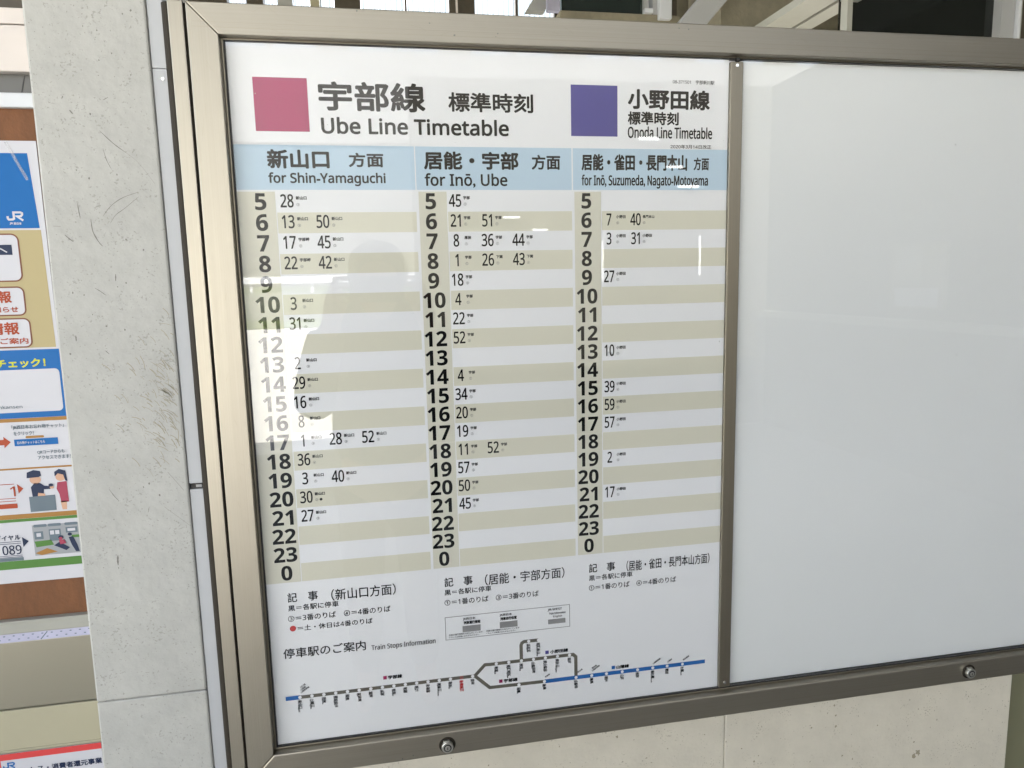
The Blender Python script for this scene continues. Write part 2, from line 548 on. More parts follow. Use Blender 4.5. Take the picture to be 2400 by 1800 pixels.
# dark green window, posts
t = thing('hall_window', 'dark green glazed window left of the white post above the case', 'window', P(1000, -560, -1500))
fb = NB(); box(fb, 862, 1159, -1200, -598, -1520, -1500); obj('pane', fb, 'greenglass', t)
fb = NB(); box(fb, 850, 1290, -597, -560, -1540, -1470); obj('sill', fb, 'drab', t)
fb = NB(); box(fb, 1159, 1176, -1200, -598, -1510, -1480); obj('frame', fb, 'greypaint', t)
fb = NB(); box(fb, 1152, 1182, -612, -597.5, -1478, -1455); obj('latch', fb, 'white', t)
fb = NB(); box(fb, 1188, 1204, -1200, -598, -1512, -1470); obj('frame', fb, 'greypaint', t)
fb = NB(); box(fb, 1204.5, 1251, -1400, -578, -1500, -1450)
obj('white_post', fb, 'white', label='bright white post standing above the middle of the case', cat='post', bevel=0.003)
fb = NB(); box(fb, 1252, 1290, -1400, -578, -1540, -1500)
obj('grey_post', fb, 'darkwood', label='dark grey post right beside the white post', cat='post')
fb = NB(); box(fb, 1290, 2900, -1560, 0, -1700, -1640)
obj('back_wall', fb, 'drab', label='wall with a dim olive tint painted in behind the concrete brace', cat='wall')
fb = NB(); prism(fb, [(1150, -460), (1245, -460), (1460, -700), (1365, -700)], -1230, -1170)
obj('concrete_brace', fb, 'greypaint', label='grey slanted concrete brace right of the white post', cat='brace', bevel=0.004)
fb = NB(); box(fb, 1361, 1900, -1400, -300, -1560, -1300)
obj('concrete_beam', fb, 'drab', label='rough concrete block with a dim olive tint painted in beside the slanted trim', cat='beam')
# slanting pale window head, swept along its own direction
def swept(bm, poly, d0, d1, slope=0.02):
    f = [bm.verts.new(P(x, y, d1)) for x, y in poly]
    b = [bm.verts.new(P(x - slope * (d1 - d0), y, d0)) for x, y in poly]
    n = len(poly)
    bm.faces.new(f); bm.faces.new(b[::-1])
    for i in range(n):
        j = (i + 1) % n
        bm.faces.new((f[j], f[i], b[i], b[j]))
    bmesh.ops.recalc_face_normals(bm, faces=bm.faces)
    return bm
t = thing('receding_frame', 'pale receding window frame with two grooves above the case', 'window frame', P(1500, -451, -1000))
for (x0, x1, y0) in ((1423, 1446, -447), (1449, 1517, -449), (1530, 1586, -448)):
    obj('rail', swept(NB(), [(x0, y0), (x1, y0), (x1, y0 - 22), (x0, y0 - 22)], -1298, -880), 'trim', t)
obj('groove_strip', swept(NB(), [(1440, -460), (1590, -460), (1590, -466), (1440, -466)], -1296, -885), 'rubber', t)
t = thing('side_window', 'large dark glazed window at the upper right above the case', 'window', P(1800, -330, -860))
fb = NB(); box(fb, 1512, 1528, -900, -330, -870, -840); obj('frame', fb, 'trim', t)
fb = NB(); box(fb, 1528, 2040, -900, -330, -905, -900); obj('pane', fb, 'darkglass', t)
fb = NB(); box(fb, 1532, 1548, -900, -330, -899, -880); obj('frame', fb, 'drab', t)
fb = NB(); box(fb, 1640, 1656, -900, -330, -940, -925); obj('mullion', fb, 'greypaint', t)
fb = NB(); box(fb, 2040, 2086, -900, -330, -905, -870); obj('frame', fb, 'greypaint', t)
fb = NB(); box(fb, 2090, 2098, -900, -330, -905, -860)
obj('white_strip', fb, 'white', label='thin white upright strip at the upper right corner', cat='strip')
fb = NB(); box(fb, 2100, 2400, -900, -330, -905, -880)
obj('brown_post', fb, 'darkwood', label='brown upright post in the upper right corner', cat='post')
fb = NB(); box(fb, 2101, 2106, -900, -330, -879, -865)
obj('pale_strip', fb, 'trim', label='narrow pale strip on the brown post in the corner', cat='strip')

# ================================================================ PARTITION WALL UNDER THE CASE
t = thing('partition_wall', 'cream speckled concrete panels under the display case', 'wall', P(650, 1879, -60))
fb = NB(); box(fb, -45, 756, -30, 1879, -120, -20); obj('panel', fb, 'wall', t, bevel=0.002)
fb = NB(); box(fb, 756.7, 1353, -30, 1879, -120, -20); obj('panel', fb, 'wall', t, bevel=0.002)
rw = random.Random(5)
bm = NB()
for x, y, r in ((554.6, 1111.4, 3), (452.5, 1113.4, 1.8), (717.8, 1131.2, 1.8), (759.2, 1150.8, 1.8), (789.9, 1169, 1.8), (814.4, 1197.9, 3), (609.7, 1159.3, 1.6), (648.3, 1147.5, 1.6), (972.6, 1111.1, 2.6), (959.1, 1124.2, 2.2), (975.9, 1131.1, 2.6),
                (976.9, 1153.2, 3), (927.3, 1148.3, 2.6), (1191.3, 1170.1, 2.2), (1150.8, 1238.4, 7), (1144, 1209.7, 2.5), (992.9, 1215.2, 2.8), (1015, 1224.5, 2.2), (1129.6, 1121.3, 2), (1149.6, 1142.8, 2), (1063.8, 1163.5, 2), (329.8, 1129.7, 2.6), (268.3, 1107.4, 1.6)):
    for q in range(1 if r < 5 else 3):
        cx_, cy_ = x + rw.uniform(-1, 1) * (0 if r < 5 else 7), y + rw.uniform(-1, 1) * (0 if r < 5 else 7)
        flat(bm, [(px + rw.uniform(-.35, .35) * r, py + rw.uniform(-.35, .35) * r) for px, py in circ_pts(cx_, cy_, r * .55, r * .8, 11)], -19.8 + q * .03)
for _ in range(90):
    x, y = rw.uniform(100, 1345), rw.uniform(1085, 1290)
    r = rw.uniform(.5, 1.3)
    flat(bm, [(px + rw.uniform(-.3, .3) * r, py + rw.uniform(-.3, .3) * r) for px, py in circ_pts(x, y, r * .7, r, 8)], -19.85)
MAT['wallchip'] = mat('brown_chip', (0.30, 0.265, 0.185), 0.85)
obj('chips', bm, 'wallchip', t)
fb = NB(); box(fb, 1354, 2600, -30, 1879, -150, -60)
obj('olive_wall', fb, 'olive', label='olive green wall beyond the right end of the cream panels', cat='wall')

# ================================================================ CONCRETE PILLAR + FILLER STRIPS
t = thing('concrete_pillar', 'white painted concrete pillar with scratches left of the display case', 'pillar', P(-170, 1879, -120))
fb = NB(); prism(fb, [(-236, -1560), (-96, -1560), (-96, 924.2), (-248.6, 924.2)], -250, 0); obj('shaft', fb, 'pillar', t, bevel=0.003)
fb = NB(); prism(fb, [(-248.6, 925.0), (-96, 925.0), (-96, 1879), (-257, 1879)], -250, -0.2); obj('base_block', fb, 'pillar', t, bevel=0.003)
# scratches and chips on the painted face
def curve(pts, n=14):
    """Catmull-Rom through the points"""
    o = []
    p = [pts[0]] + list(pts) + [pts[-1]]
    for i in range(1, len(p) - 2):
        for k in range(n):
            u = k / n
            o.append(tuple(0.5 * ((2 * p[i][j]) + (-p[i - 1][j] + p[i + 1][j]) * u + (2 * p[i - 1][j] - 5 * p[i][j] + 4 * p[i + 1][j] - p[i + 2][j]) * u * u + (-p[i - 1][j] + 3 * p[i][j] - 3 * p[i + 1][j] + p[i + 2][j]) * u ** 3) for j in (0, 1)))
    o.append(pts[-1])
    return o

MAT['scuff'] = mat('dark_scuff', (0.17, 0.165, 0.145), 0.8)
MAT['scuff2'] = mat('brownish_scuff', (0.30, 0.272, 0.20), 0.8)
MAT['scuff3'] = mat('faint_scuff', (0.29, 0.285, 0.26), 0.8)
rnd = random.Random(11)
bm = NB()
for pts, w in (([(-164.5, 139.8), (-161.6, 154.6), (-156.4, 167.3)], .7), ([(-188.3, 232.1), (-187.6, 246.5), (-184.8, 255.0), (-180.6, 263.4), (-176.8, 268.1)], 1.3),
               ([(-125.3, 196.5), (-146.2, 204.1), (-161.6, 214.7), (-173.0, 228.4)], .75), ([(-125.8, 202.6), (-144.6, 217.8), (-157.0, 226.9), (-164.5, 237.6)], .6),
               ([(-166.6, 117.6), (-151.1, 133.7), (-136.5, 145.5)], 1.0), ([(-202.6, 211.6), (-202.1, 220.6), (-201.1, 231.2)], 1.0),
               ([(-222.3, 252.3), (-217.2, 257.6), (-212.6, 261.5)], 1.3), ([(-192.2, 323.6), (-185.4, 328.4), (-178.7, 334.1)], .9),
               ([(-187.3, 409.0), (-182.6, 414.0)], .9), ([(-201.4, 604.4), (-195.0, 615.9), (-189.6, 623.1)], .8),
               ([(-198.6, 703.0), (-199.5, 709.9), (-199.6, 717.7)], 2.4), ([(-222.3, 387.0), (-222.4, 394.9)], 1.6), ([(-164.4, 305.5), (-165.2, 314.8)], 1.4),
               ([(-200.4, 91.9), (-196.8, 96.9)], 1.8), ([(-158.6, 78.6), (-151.9, 74.8)], .8), ([(-150.8, 634.8), (-153.1, 643.2)], .7)):
    stroke(bm, curve(pts, 8), (lambda w: (lambda u: w * (0.35 + 0.9 * math.sin(math.pi * min(1, max(0, u))) * (0.75 + 0.25 * math.sin(u * 17 + w * 9)))))(w), 0.25)
for x, y in [(-207.1, 75.8), (-231.5, -4), (-174, -12.9), (-157.5, -8.3), (-158.7, 28.6), (-142.5, 19.5), (-124.8, -29.8), (-114.3, -34.5), (-175.8, 96.5), (-199.7, 168.3), (-185.2, 178.7), (-161.2, 47.7), (-121.7, 46.3),
             (-236.1, 116.5), (-150.6, 174), (-189.9, 292.6), (-147, 259.2), (-126.3, 273.4), (-163.3, 322.7), (-152.3, 317.5), (-220.1, 329.1), (-206.4, 332.6), (-198.6, 359.4), (-182.7, 375.7), (-159.7, 381.3), (-231.4, 412),
             (-223.8, 579.7), (-209.5, 547.8), (-155.9, 605.3), (-147.8, 600.9), (-180.5, 640), (-198.9, 649.6), (-135.5, 618.9), (-199.5, 722)]:
    r = rnd.uniform(0.6, 1.15)
    a = [(px + rnd.uniform(-.3, .3), py + rnd.uniform(-.3, .3)) for px, py in circ_pts(x, y, r * rnd.uniform(.7, 1.1), r * rnd.uniform(.9, 1.6), 9)]
    flat(bm, a, 0.25)
obj('dark_scratches', bm, 'scuff', t)
bm = NB()
for pts, w in (([(-136.5, 145.5), (-121.9, 158.8), (-103.9, 186.0)], .5), ([(-121.9, 585.8), (-112.2, 600.1), (-102.5, 614.6)], .8), ([(-130.9, 636.4), (-115.0, 651.6), (-98.9, 666.9)], .6), ([(-235.2, 240.8), (-226.1, 241.3)], .8)):
    stroke(bm, curve(pts, 8), w, 0.2)
for _ in range(230):
    x, y = rnd.uniform(-238, -99), rnd.uniform(-40, 1080)
    r = rnd.uniform(0.35, 0.8)
    flat(bm, [(px + rnd.uniform(-.2, .2), py + rnd.uniform(-.2, .2)) for px, py in circ_pts(x, y, r, r * rnd.uniform(.8, 1.8), 8)], 0.2)
obj('faint_pits', bm, 'scuff3', t, kind='stuff')
bm = NB()
for _ in range(150):
    u = rnd.random()
    y = rnd.gauss(485, 48)
    x = -98 - abs(rnd.gauss(0, 30)) * (1 if u < .8 else 1.8)
    if x < -235 or not 340 < y < 600: continue
    ln = rnd.uniform(3, 20)
    a = math.radians(rnd.gauss(40, 14))
    pts = [(x, y), (x + ln * .5 * math.cos(a), y + ln * .5 * math.sin(a)), (x + ln * math.cos(a + .15), y + ln * math.sin(a + .15))]
    if pts[-1][0] > -97.5: continue
    stroke(bm, curve(pts, 5), rnd.uniform(.35, 1.1), 0.15)
obj('brown_scuffs', bm, 'scuff2', t, kind='stuff')

t = thing('filler_strip', 'white filler strip between the pillar and the case, upper length above the black clip', 'trim strip', P(-86, 606, -8), 'white filler strips')
fb = NB(); box(fb, -95.5, -74.8, 36, 606.0, -30, -3); obj('strip', fb, 'strip', t, bevel=0.001)
fb = NB(); prism(fb, circ_pts(-83, 49, 2.2, None, 12), -3.5, -2); obj('screw', fb, 'chrome', t)
t = thing('filler_strip', 'white filler strip between the pillar and the case, lower length below the black clip', 'trim strip', P(-86, 1879, -8), 'white filler strips')
fb = NB(); box(fb, -95.5, -74.8, 614.5, 1879, -30, -3); obj('strip', fb, 'strip', t, bevel=0.001)
t = thing('filler_strip', 'white filler strip between the pillar and the case, short piece at the very top', 'trim strip', P(-86, 34, -8), 'white filler strips')
fb = NB(); box(fb, -95.5, -74.8, -1560, 35.5, -30, -3); obj('strip', fb, 'strip', t, bevel=0.001)
t = thing('clip', 'small black clip in the gap between the white filler strips', 'clip', P(-85, 614, -10))
fb = NB(); box(fb, -94, -74.8, 606.6, 613.9, -26, -6); obj('body', fb, 'rubber', t)
fb = NB(); box(fb, -87, -79, 608.5, 612.0, -6, -4.5); obj('plate', fb, 'greypaint', t)

# ================================================================ DISPLAY CASE
XR = 1500.0
case = thing('display_case', 'champagne aluminium display case with glass front and two cylinder locks', 'display case', P(640, 1076, -20))
def rail(name, poly, d0, d1, m, bv=0.0012, parent=case):
    fb = NB(); prism(fb, poly, d0, d1)
    return obj(name, fb, m, parent, bevel=bv)
rail('casing_post', [(-65.3, -44), (-46.2, -44), (-46.2, 1076), (-65.3, 1076)], -19.5, 18, 'alu_v')
# dark rounded outer edge of the post
fb = NB()
prof = [(-65.6, 17.2)] + [(-65.6 - 9 * math.sin(math.radians(a)), 8 + 9.2 * math.cos(math.radians(a))) for a in (15, 35, 55, 75, 90)] + [(-74.6, -19.5), (-65.6, -19.5)]
a = [fb.verts.new(P(x, -42, d)) for x, d in prof]; b = [fb.verts.new(P(x, 1076, d)) for x, d in prof]
n = len(prof)
fb.faces.new(a); fb.faces.new(b[::-1])
for i in range(n):
    fb.faces.new((a[(i + 1) % n], a[i], b[i], b[(i + 1) % n]))
bmesh.ops.recalc_face_normals(fb, faces=fb.faces)
obj('edge_trim', fb, 'bronze', case)
rail('groove_seal', [(-47, -42), (-42, -42), (-42, 1076), (-47, 1076)], -15, 13, 'bronze', 0)
rail('left_stile', [(-43, -43.2), (-4.6, -3.3), (-4.6, 1033.2), (-43, 1073.6)], -19, 18, 'alu_v')
rail('top_rail', [(-42.8, -43.4), (XR + 43, -43.4), (XR + 5, -3.5), (-4.4, -3.5)], -19, 18, 'alu_h')
rail('bottom_rail', [(-4.4, 1033.4), (XR + 5, 1033.4), (XR + 43, 1073.6), (-42.8, 1073.6)], -19, 18, 'alu_h', 0.0022)
rail('right_stile', [(XR + 43, -43.2), (XR + 43, 1073.4), (XR + 5.2, 1033.2), (XR + 5.2, -3.3)], -19, 18, 'alu_v')
# glazing channel (metal) and black seal all round the opening
for q in ((-4.5, -1.8, -3.3, 1033.2), (XR + 1.8, XR + 4.9, -3.3, 1033.2)):
    fb = NB(); box(fb, *q, -4, 5.0); obj('glazing_channel', fb, 'bar', case, bevel=0.0006)
for q in ((-1.7, XR + 1.7, -3.4, -1.2), (-1.7, XR + 1.7, 1030.6, 1033.3)):
    fb = NB(); box(fb, *q, -4, 5.0); obj('glazing_channel', fb, 'bar', case, bevel=0.0006)
for q in ((-1.75, 0.2, -1.1, 1030.5), (XR - .2, XR + 1.75, -1.1, 1030.5), (0.25, XR - .25, -1.1, 0.2), (0.25, XR - .25, 1028.6, 1030.5)):
    fb = NB(); box(fb, *q, -4, 3.9); obj('gasket', fb, 'rubber', case)
fb = NB(); box(fb, -4, XR + 4, -3, 1033, -12, -4.2); obj('back_panel', fb, 'board', case)
fb = NB(); box(fb, 729.6, 750.2, 4.3, 1028, -4, 6.0); obj('divider_bar', fb, 'bar', case, bevel=0.0008)
for y in (9.5, 1019):
    fb = NB(); prism(fb, circ_pts(740, y, 2.6), 6.0, 6.9); obj('screw', fb, 'chrome', case, bevel=0.0004)
fb = NB(); box(fb, 737, 743, -1.0, 4.25, 4.2, 8.5); obj('divider_pin', fb, 'rubber', case)
fb = NB(); box(fb, 0.3, 729.3, 0.3, 1028.4, 1.5, 3.5); obj('glass_pane', fb, 'glass', case)
fb = NB(); box(fb, 750.5, XR - .3, 0.3, 1028.4, 1.5, 3.5); obj('glass_pane', fb, 'glass', case)
for lx, ly in ((259.5, 1055.5), (1215.9, 1053.5)):
    fb = NB(); prism(fb, circ_pts(lx, ly, 13.2, None, 32), 17.5, 19.0)
    cup = obj('lock', fb, 'bronze', case, bevel=0.0006)
    fb = NB(); prism(fb, circ_pts(lx - .2, ly + .6, 9.2, None, 32), 19.0, 26.0)
    obj('barrel', fb, 'nickel', cup, bevel=0.0012, segs=3)
    fb = NB(); prism(fb, [(lx - 6.5, ly - 9.4), (lx + 3.6, ly - 9.4), (lx + 3.6, ly - 5), (lx - 6.5, ly - 5)], 19.0, 23.0)
    obj('cam_tab', fb, 'nickel', cup, bevel=0.0006)
    fb = NB(); prism(fb, circ_pts(lx - .2, ly + .6, 6.2, None, 28), 26.0, 26.4); obj('keyway_ring', fb, 'rubber', cup)
    fb = NB(); prism(fb, circ_pts(lx - .2, ly + .8, 4.4, None, 24), 26.4, 27.0); obj('plug', fb, 'nickel', cup, bevel=0.0003)
    fb = NB(); box(fb, lx - .8, lx + .5, ly - 1.4, ly + 3.0, 27.0, 27.1); obj('keyhole', fb, 'rubber', cup)
bm = NB()
for y, w in ((-12.4, .35), (-18.8, .3)):
    stroke(bm, [(-36, y), (700, y), (XR, y)], w, 18.1)
for y, w in ((1059, .3),):
    stroke(bm, [(-30, y), (700, y), (XR, y)], w, 18.1)
obj('extrusion_lines', bm, 'bar', case)
bm = NB()
for _ in range(70):
    top = rnd.random() < .6
    x = rnd.uniform(-20, 1300); y = rnd.uniform(-41, -6) if top else rnd.uniform(1037, 1071)
    ln = rnd.uniform(3, 22); a = math.radians(rnd.gauss(4, 22))
    stroke(bm, [(x, y), (x + ln * .5 * math.cos(a), y + ln * .5 * math.sin(a)), (x + ln * math.cos(a), min(1072, max(-42, y + ln * math.sin(a + .1))))], rnd.uniform(.12, .3), 18.12)
for _ in range(45):
    x = rnd.uniform(-40, -8); y = rnd.uniform(-5, 1040); ln = rnd.uniform(3, 16); a = math.radians(90 + rnd.gauss(0, 22))
    x1 = min(-6, max(-42, x + ln * math.cos(a)))
    stroke(bm, [(x, y), ((x + x1) / 2, y + ln * .5 * math.sin(a)), (x1, y + ln * math.sin(a))], rnd.uniform(.12, .3), 18.12)
obj('hairline_scratches', bm, 'bar', case, kind='stuff')
# specks of dirt on the rails
bm = NB()
for x, y, r in ((307.6, -13.7, 1.4), (273.6, -28.3, .9), (369, -18.3, .9), (366, -14, .6), (176, -40, 1.2), (640, -36, .8), (655, -35, 1.0), (205, 1066, 1.0), (188, 1069, 1.2), (330, 1046, .7)):
    flat(bm, [(px + rnd.uniform(-.3, .3), py + rnd.uniform(-.3, .3)) for px, py in circ_pts(x, y, r, r, 9)], 18.15)
obj('dirt_specks', bm, 'scuff', case, kind='stuff')

bm = NB()
rg = random.Random(3)
for _ in range(46):
    x, y, r = rg.uniform(5, 1340), rg.uniform(5, 1020), rg.uniform(.25, .7)
    flat(bm, [(px + rg.uniform(-.3, .3) * r, py + rg.uniform(-.3, .3) * r) for px, py in circ_pts(x, y, r, r * rg.uniform(.7, 1.4), 7)], 3.56)
for x, y, r in ((1132, 121, 1.3), (1160, 470, 1.2), (1021, 640, .9), (880, 300, .8)):
    flat(bm, circ_pts(x, y, r, r * .8, 9), 3.57)
obj('dust_specks', bm, 'dust', case, kind='stuff')

# ================================================================ TIMETABLE SHEET
tt = thing('timetable_poster', 'large printed train timetable in three columns behind the left glass', 'timetable', P(364, 1030, -2))
fb = NB(); box(fb, -3, 729.4, -2.5, 1031.5, -1.2, 0); obj('sheet', fb, 'paper', tt)
def part(name, bm, m, parent=tt, label=None):
    return obj(name, bm, m, parent, label)
part('line_square', rect(NB(), 31.5, 44, 103.2, 115, .2), 'magenta', label='magenta square beside the line name')
part('line_square', rect(NB(), 479, 42.5, 551, 115.5, .2), 'purple', label='violet square beside the line name')
bm = NB(); text_box(bm, '宇部線', 117.5, 47, 265, 86.5, .4, 1.25); part('line_title', bm, 'ink')
bm = NB(); text_box(bm, '標準時刻', 297.5, 57.5, 422, 84.5, .4, .75); part('subtitle', bm, 'ink')
bm = NB(); text_box(bm, sans('Ube Line Timetable'), 119, 94.5, 385, 117.5, .4, .75); part('english_title', bm, 'ink')
bm = NB(); text_box(bm, '小野田線', 567, 46, 699, 75.2, .4, 1.1); part('line_title', bm, 'ink')
bm = NB(); text_box(bm, '標準時刻', 567, 78.5, 648.5, 98, .4, .6); part('subtitle', bm, 'ink')
bm = NB(); text_box(bm, sans('Onoda Line Timetable'), 567, 100, 703.5, 117.4, .4, .45); part('english_title', bm, 'ink')
bm = NB(); text_box(bm, sans('08-371501') + '　宇部新川駅', 638.3, 31.4, 705.8, 37.5, .4, .08); part('sheet_code', bm, 'ink_soft')
bm = NB(); text_box(bm, sans('2020') + '年' + sans('3') + '月' + sans('14') + '日改正', 635.4, 126, 702.3, 132, .4, .1); part('revision_date', bm, 'ink_soft')

COLS = [
    dict(x0=-2.5, x1=246.0, s0=-2.5, s1=51.0, hc=31.0, mc=66.4, pitch=47.2, mw=18.8, dx=78.8, dw=5.1,
         head=[('新山口', 43.5, 138.8, 127.5, 164.8, .95), ('方面', 153.8, 142.6, 202.3, 162.4, .65)], en=('for Shin-Yamaguchi', 43.5, 169.8, 204.2, 188.6, .5),
         note_x=29.3, note='（新山口方面）', nend=190.5,
         lines=['黒＝各駅に停車', '③＝3番のりば　④＝4番のりば', '＝土・休日は4番のりば'],
         data={5: [(28, 0, '③')], 6: [(13, 0, '③'), (50, 0, '③')], 7: [(17, 1, '③'), (45, 0, '③')], 8: [(22, 1, '④'), (42, 0, '④')], 10: [(3, 0, '③')], 11: [(31, 0, '③')],
               13: [(2, 0, '③')], 14: [(29, 0, '③')], 15: [(16, 0, '③')], 16: [(8, 0, '④')], 17: [(1, 0, '③'), (28, 0, '③'), (52, 0, '③')], 18: [(36, 0, '④')],
               19: [(3, 0, '③'), (40, 0, '④')], 20: [(30, 0, '③')], 21: [(27, 0, '③')]}, dest=['新山口', '宇部岬']),
    dict(x0=247.6, x1=479.0, s0=250.0, s1=290.6, hc=267.2, mc=302.6, pitch=46.6, mw=18.4, dx=314.9, dw=5.0,
         head=[('居能・宇部', 259.3, 139.4, 398.4, 165.0, .95), ('方面', 418, 143, 461.7, 164.5, .65)], en=('for Inō, Ube', 259.6, 170, 381, 190.6, .5),
         note_x=266, note='（居能・宇部方面）', nend=460,
         lines=['黒＝各駅に停車', '①＝1番のりば　③＝3番のりば'],
         data={5: [(45, 0, '①')], 6: [(21, 0, '①'), (51, 0, '①')], 7: [(8, 1, '①'), (36, 0, '①'), (44, 0, '①')], 8: [(1, 0, '①'), (26, 2, '①'), (43, 2, '①')], 9: [(18, 0, '③')], 10: [(4, 0, '①')],
               11: [(22, 0, '③')], 12: [(52, 0, '③')], 14: [(4, 0, '①')], 15: [(34, 0, '①')], 16: [(20, 0, '①')], 17: [(19, 0, '①')], 18: [(11, 0, '①'), (52, 0, '①')], 19: [(57, 0, '③')],
               20: [(50, 0, '①')], 21: [(45, 0, '③')]}, dest=['宇部', '厚狭', '下関']),
    dict(x0=481.0, x1=729.2, s0=483.0, s1=524.6, hc=501.5, mc=537.0, pitch=42.6, mw=17.4, dx=548.5, dw=5.2,
         head=[('居能・雀田・長門本山', 494.4, 141, 663, 165, .8), ('方面', 673.6, 144.6, 699, 164, .5)], en=('for Inō, Suzumeda, Nagato-Motoyama', 494.3, 171, 697.8, 191.6, .45),
         note_x=501, note='（居能・雀田・長門本山方面）', nend=711,
         lines=['黒＝各駅に停車', '①＝1番のりば　④＝4番のりば'],
         data={6: [(7, 0, '④'), (40, 1, '④')], 7: [(3, 0, '④'), (31, 0, '④')], 9: [(27, 0, '①')], 13: [(10, 0, '①')], 15: [(39, 0, '④')], 16: [(59, 0, '①')], 17: [(57, 0, '④')], 19: [(2, 0, '④')],
               21: [(17, 0, '①')]}, dest=['小野田', '長門本山']),
]
ROW0, RH = 196.0, 28.6
HOURS = list(range(5, 24)) + [0]
for ci, c in enumerate(COLS):
    hb = part('column_header', rect(NB(), c['x0'], 133, c['x1'], 193.6, .2), 'blue')
    for s_, x0, y0, x1, y1, bo in c['head']:
        bm = NB(); text_box(bm, s_, x0, y0, x1, y1, .4, bo)
        part('destination_title' if s_ != '方面' else 'direction_word', bm, 'ink', hb)
    bm = NB(); text_box(bm, sans(c['en'][0]), *c['en'][1:5], .4, c['en'][5]); part('english_destination', bm, 'ink', hb)
    band = NB(); strip = NB(); hrs = NB(); mins = NB(); dst = NB(); plat = NB()
    for k, h in enumerate(HOURS):
        y = ROW0 + k * RH
        if k % 2 == 1:
            rect(band, c['s1'] + 1.2, y, c['x1'], y + RH, .2)
        text(hrs, sans(str(h), True), c['hc'], y + 24.6, 31.0, 1.0, .4, .26, 'c')
        for i, (mnt, dk, pl) in enumerate(c['data'].get(h, [])):
            x = c['mc'] + i * c['pitch']
            q = sans(str(mnt))
            xs = .68 if ci < 2 else .63
            text(mins, q, x, y + 21.3, 24.2, xs, .4, .36, 'c')
            dn = c['dest'][dk]
            w = c['dw'] * (1.0 if len(dn) <= 3 else .94)
            x2 = c['dx'] + i * c['pitch']
            text(dst, dn, x2, y + 10.6, w, 1.0, .4, .2)
            text(plat, pl, x2 + .3, y + 19.6, 5.0, 1.0, .4, .02)
            if mnt == 30:
                disc(dst, x2 + 8.5, y + 17.6, 2.1, .4)
    col = part('departure_column', band, 'beige')
    part('hour_strip', rect(NB(), c['s0'], ROW0, c['s1'], ROW0 + 20 * RH, .2), 'beige2', col)
    part('hour_numerals', hrs, 'ink', col)
    part('minute_numerals', mins, 'ink', col)
    part('destination_names', dst, 'ink_soft', col)
    part('platform_numbers', plat, 'ink_thin', col)
    bm = NB()
    text_box(bm, '記', c['note_x'], 784.5, c['note_x'] + 14, 799.5, .4, .2)
    text_box(bm, '事', c['note_x'] + 30, 784.5, c['note_x'] + 44.5, 799.7, .4, .2)
    text_box(bm, c['note'], c['note_x'] + 64, 785, c['nend'], 803.5, .4, .16)
    nx = c['note_x'] - .8
    ends = {0: (29.3, 103.5), 1: (265.6, 340), 2: (501, 575.4)}[ci]
    text_box(bm, c['lines'][0], ends[0], 804, ends[1], 813.6, .4, .12)
    e2 = {0: (28, 181), 1: (265, 416.6), 2: (500.8, 651.8)}[ci]
    l2 = c['lines'][1]
    l2 = ''.join(ch if ch not in '134' else sans(ch) for ch in l2)
    text_box(bm, l2, e2[0], 820.4, e2[1], 830.6, .4, .1)
    if ci == 0:
        l3 = ''.join(ch if ch not in '134' else sans(ch) for ch in c['lines'][2])
        text_box(bm, l3, 41, 837.4, 152.8, 846.6, .4, .1)
    nb_ = part('notes', bm, 'ink')
    if ci == 0:
        part('red_dot', disc(NB(), 34.2, 841.6, 4.6, .4), 'red', nb_)
# panel with small service notices (its square codes are left out)
bm = NB(); stroke(bm, [(265, 850.3), (467.8, 850.3), (467.8, 888), (265, 888)], 1.0, .3, True)
sv = part('service_panel', bm, 'greyprint')
bm = NB()
for x, a, b in ((291, 'JR西日本', '列車運行情報'), (350, 'JR西日本', '列車走行位置')):
    text_box(bm, a, x + 2, 853.5, x + 22, 858.3, .4, .12)
    text_box(bm, b, x + 3, 859.5, x + 30, 865.2, .4, .3)
text_box(bm, sans('JR-WEST'), 431, 853.6, 455, 858.4, .4, .12)
text_box(bm, sans('Train Information'), 433, 860.6, 461, 864.2, .4, .08)
text_box(bm, sans('English'), 440, 866.0, 455, 870.4, .4, .08)
for x in (270, 330):
    text_box(bm, '列車の運行情報をお知らせしています', x, 879, x + 54, 881.8, .4, .03)
    text_box(bm, 'くわしくは係員におたずねください', x, 883, x + 48, 885.6, .4, .03)
part('service_lettering', bm, 'ink_soft', sv)
bm = NB()
for x, y0, y1 in ((292, 867.5, 878), (352, 867.5, 878), (431.5, 872.5, 880.5)):
    rect(bm, x, y0, x + 29, y1, .3)
part('grey_block', bm, 'greyprint', sv)
# train stops diagram
bm = NB(); text_box(bm, '停車駅のご案内', 17.5, 873, 140.5, 889.4, .4, .2); text_box(bm, sans('Train Stops Information'), 149, 882.2, 248.6, 893.4, .4, .12)
part('map_title', bm, 'ink')
YM = 954.6
bm = NB()
stroke(bm, [(37.5, YM), (309, YM), (326, YM - 17)] + [(334, 938)] + [(473, 938), (477.4, 942.5), (477.4, 979)], 5.6, .25)
stroke(bm, [(308, YM - 1), (333, 978), (424, 979.2)], 5.6, .28)
stroke(bm, [(386, 938), (386, 911), (387.5, 907.6), (391, 905.6), (415, 905.6)], 5.6, .28)
rm = part('route_map', bm, 'route')
bm = NB(); rect(bm, 16.2, YM - 3.4, 37.5, YM + 3.4, .3); rect(bm, 424, 975.9, 706, 982.7, .3); part('blue_line', bm, 'routeblue', rm)
main = ['新山口', '上嘉川', '深溝', '周防佐山', '岩倉', '阿知須', '岐波', '丸尾', '床波', '常盤', '草江', '宇部岬', '東新川', '琴芝', '宇部新川', '居能']
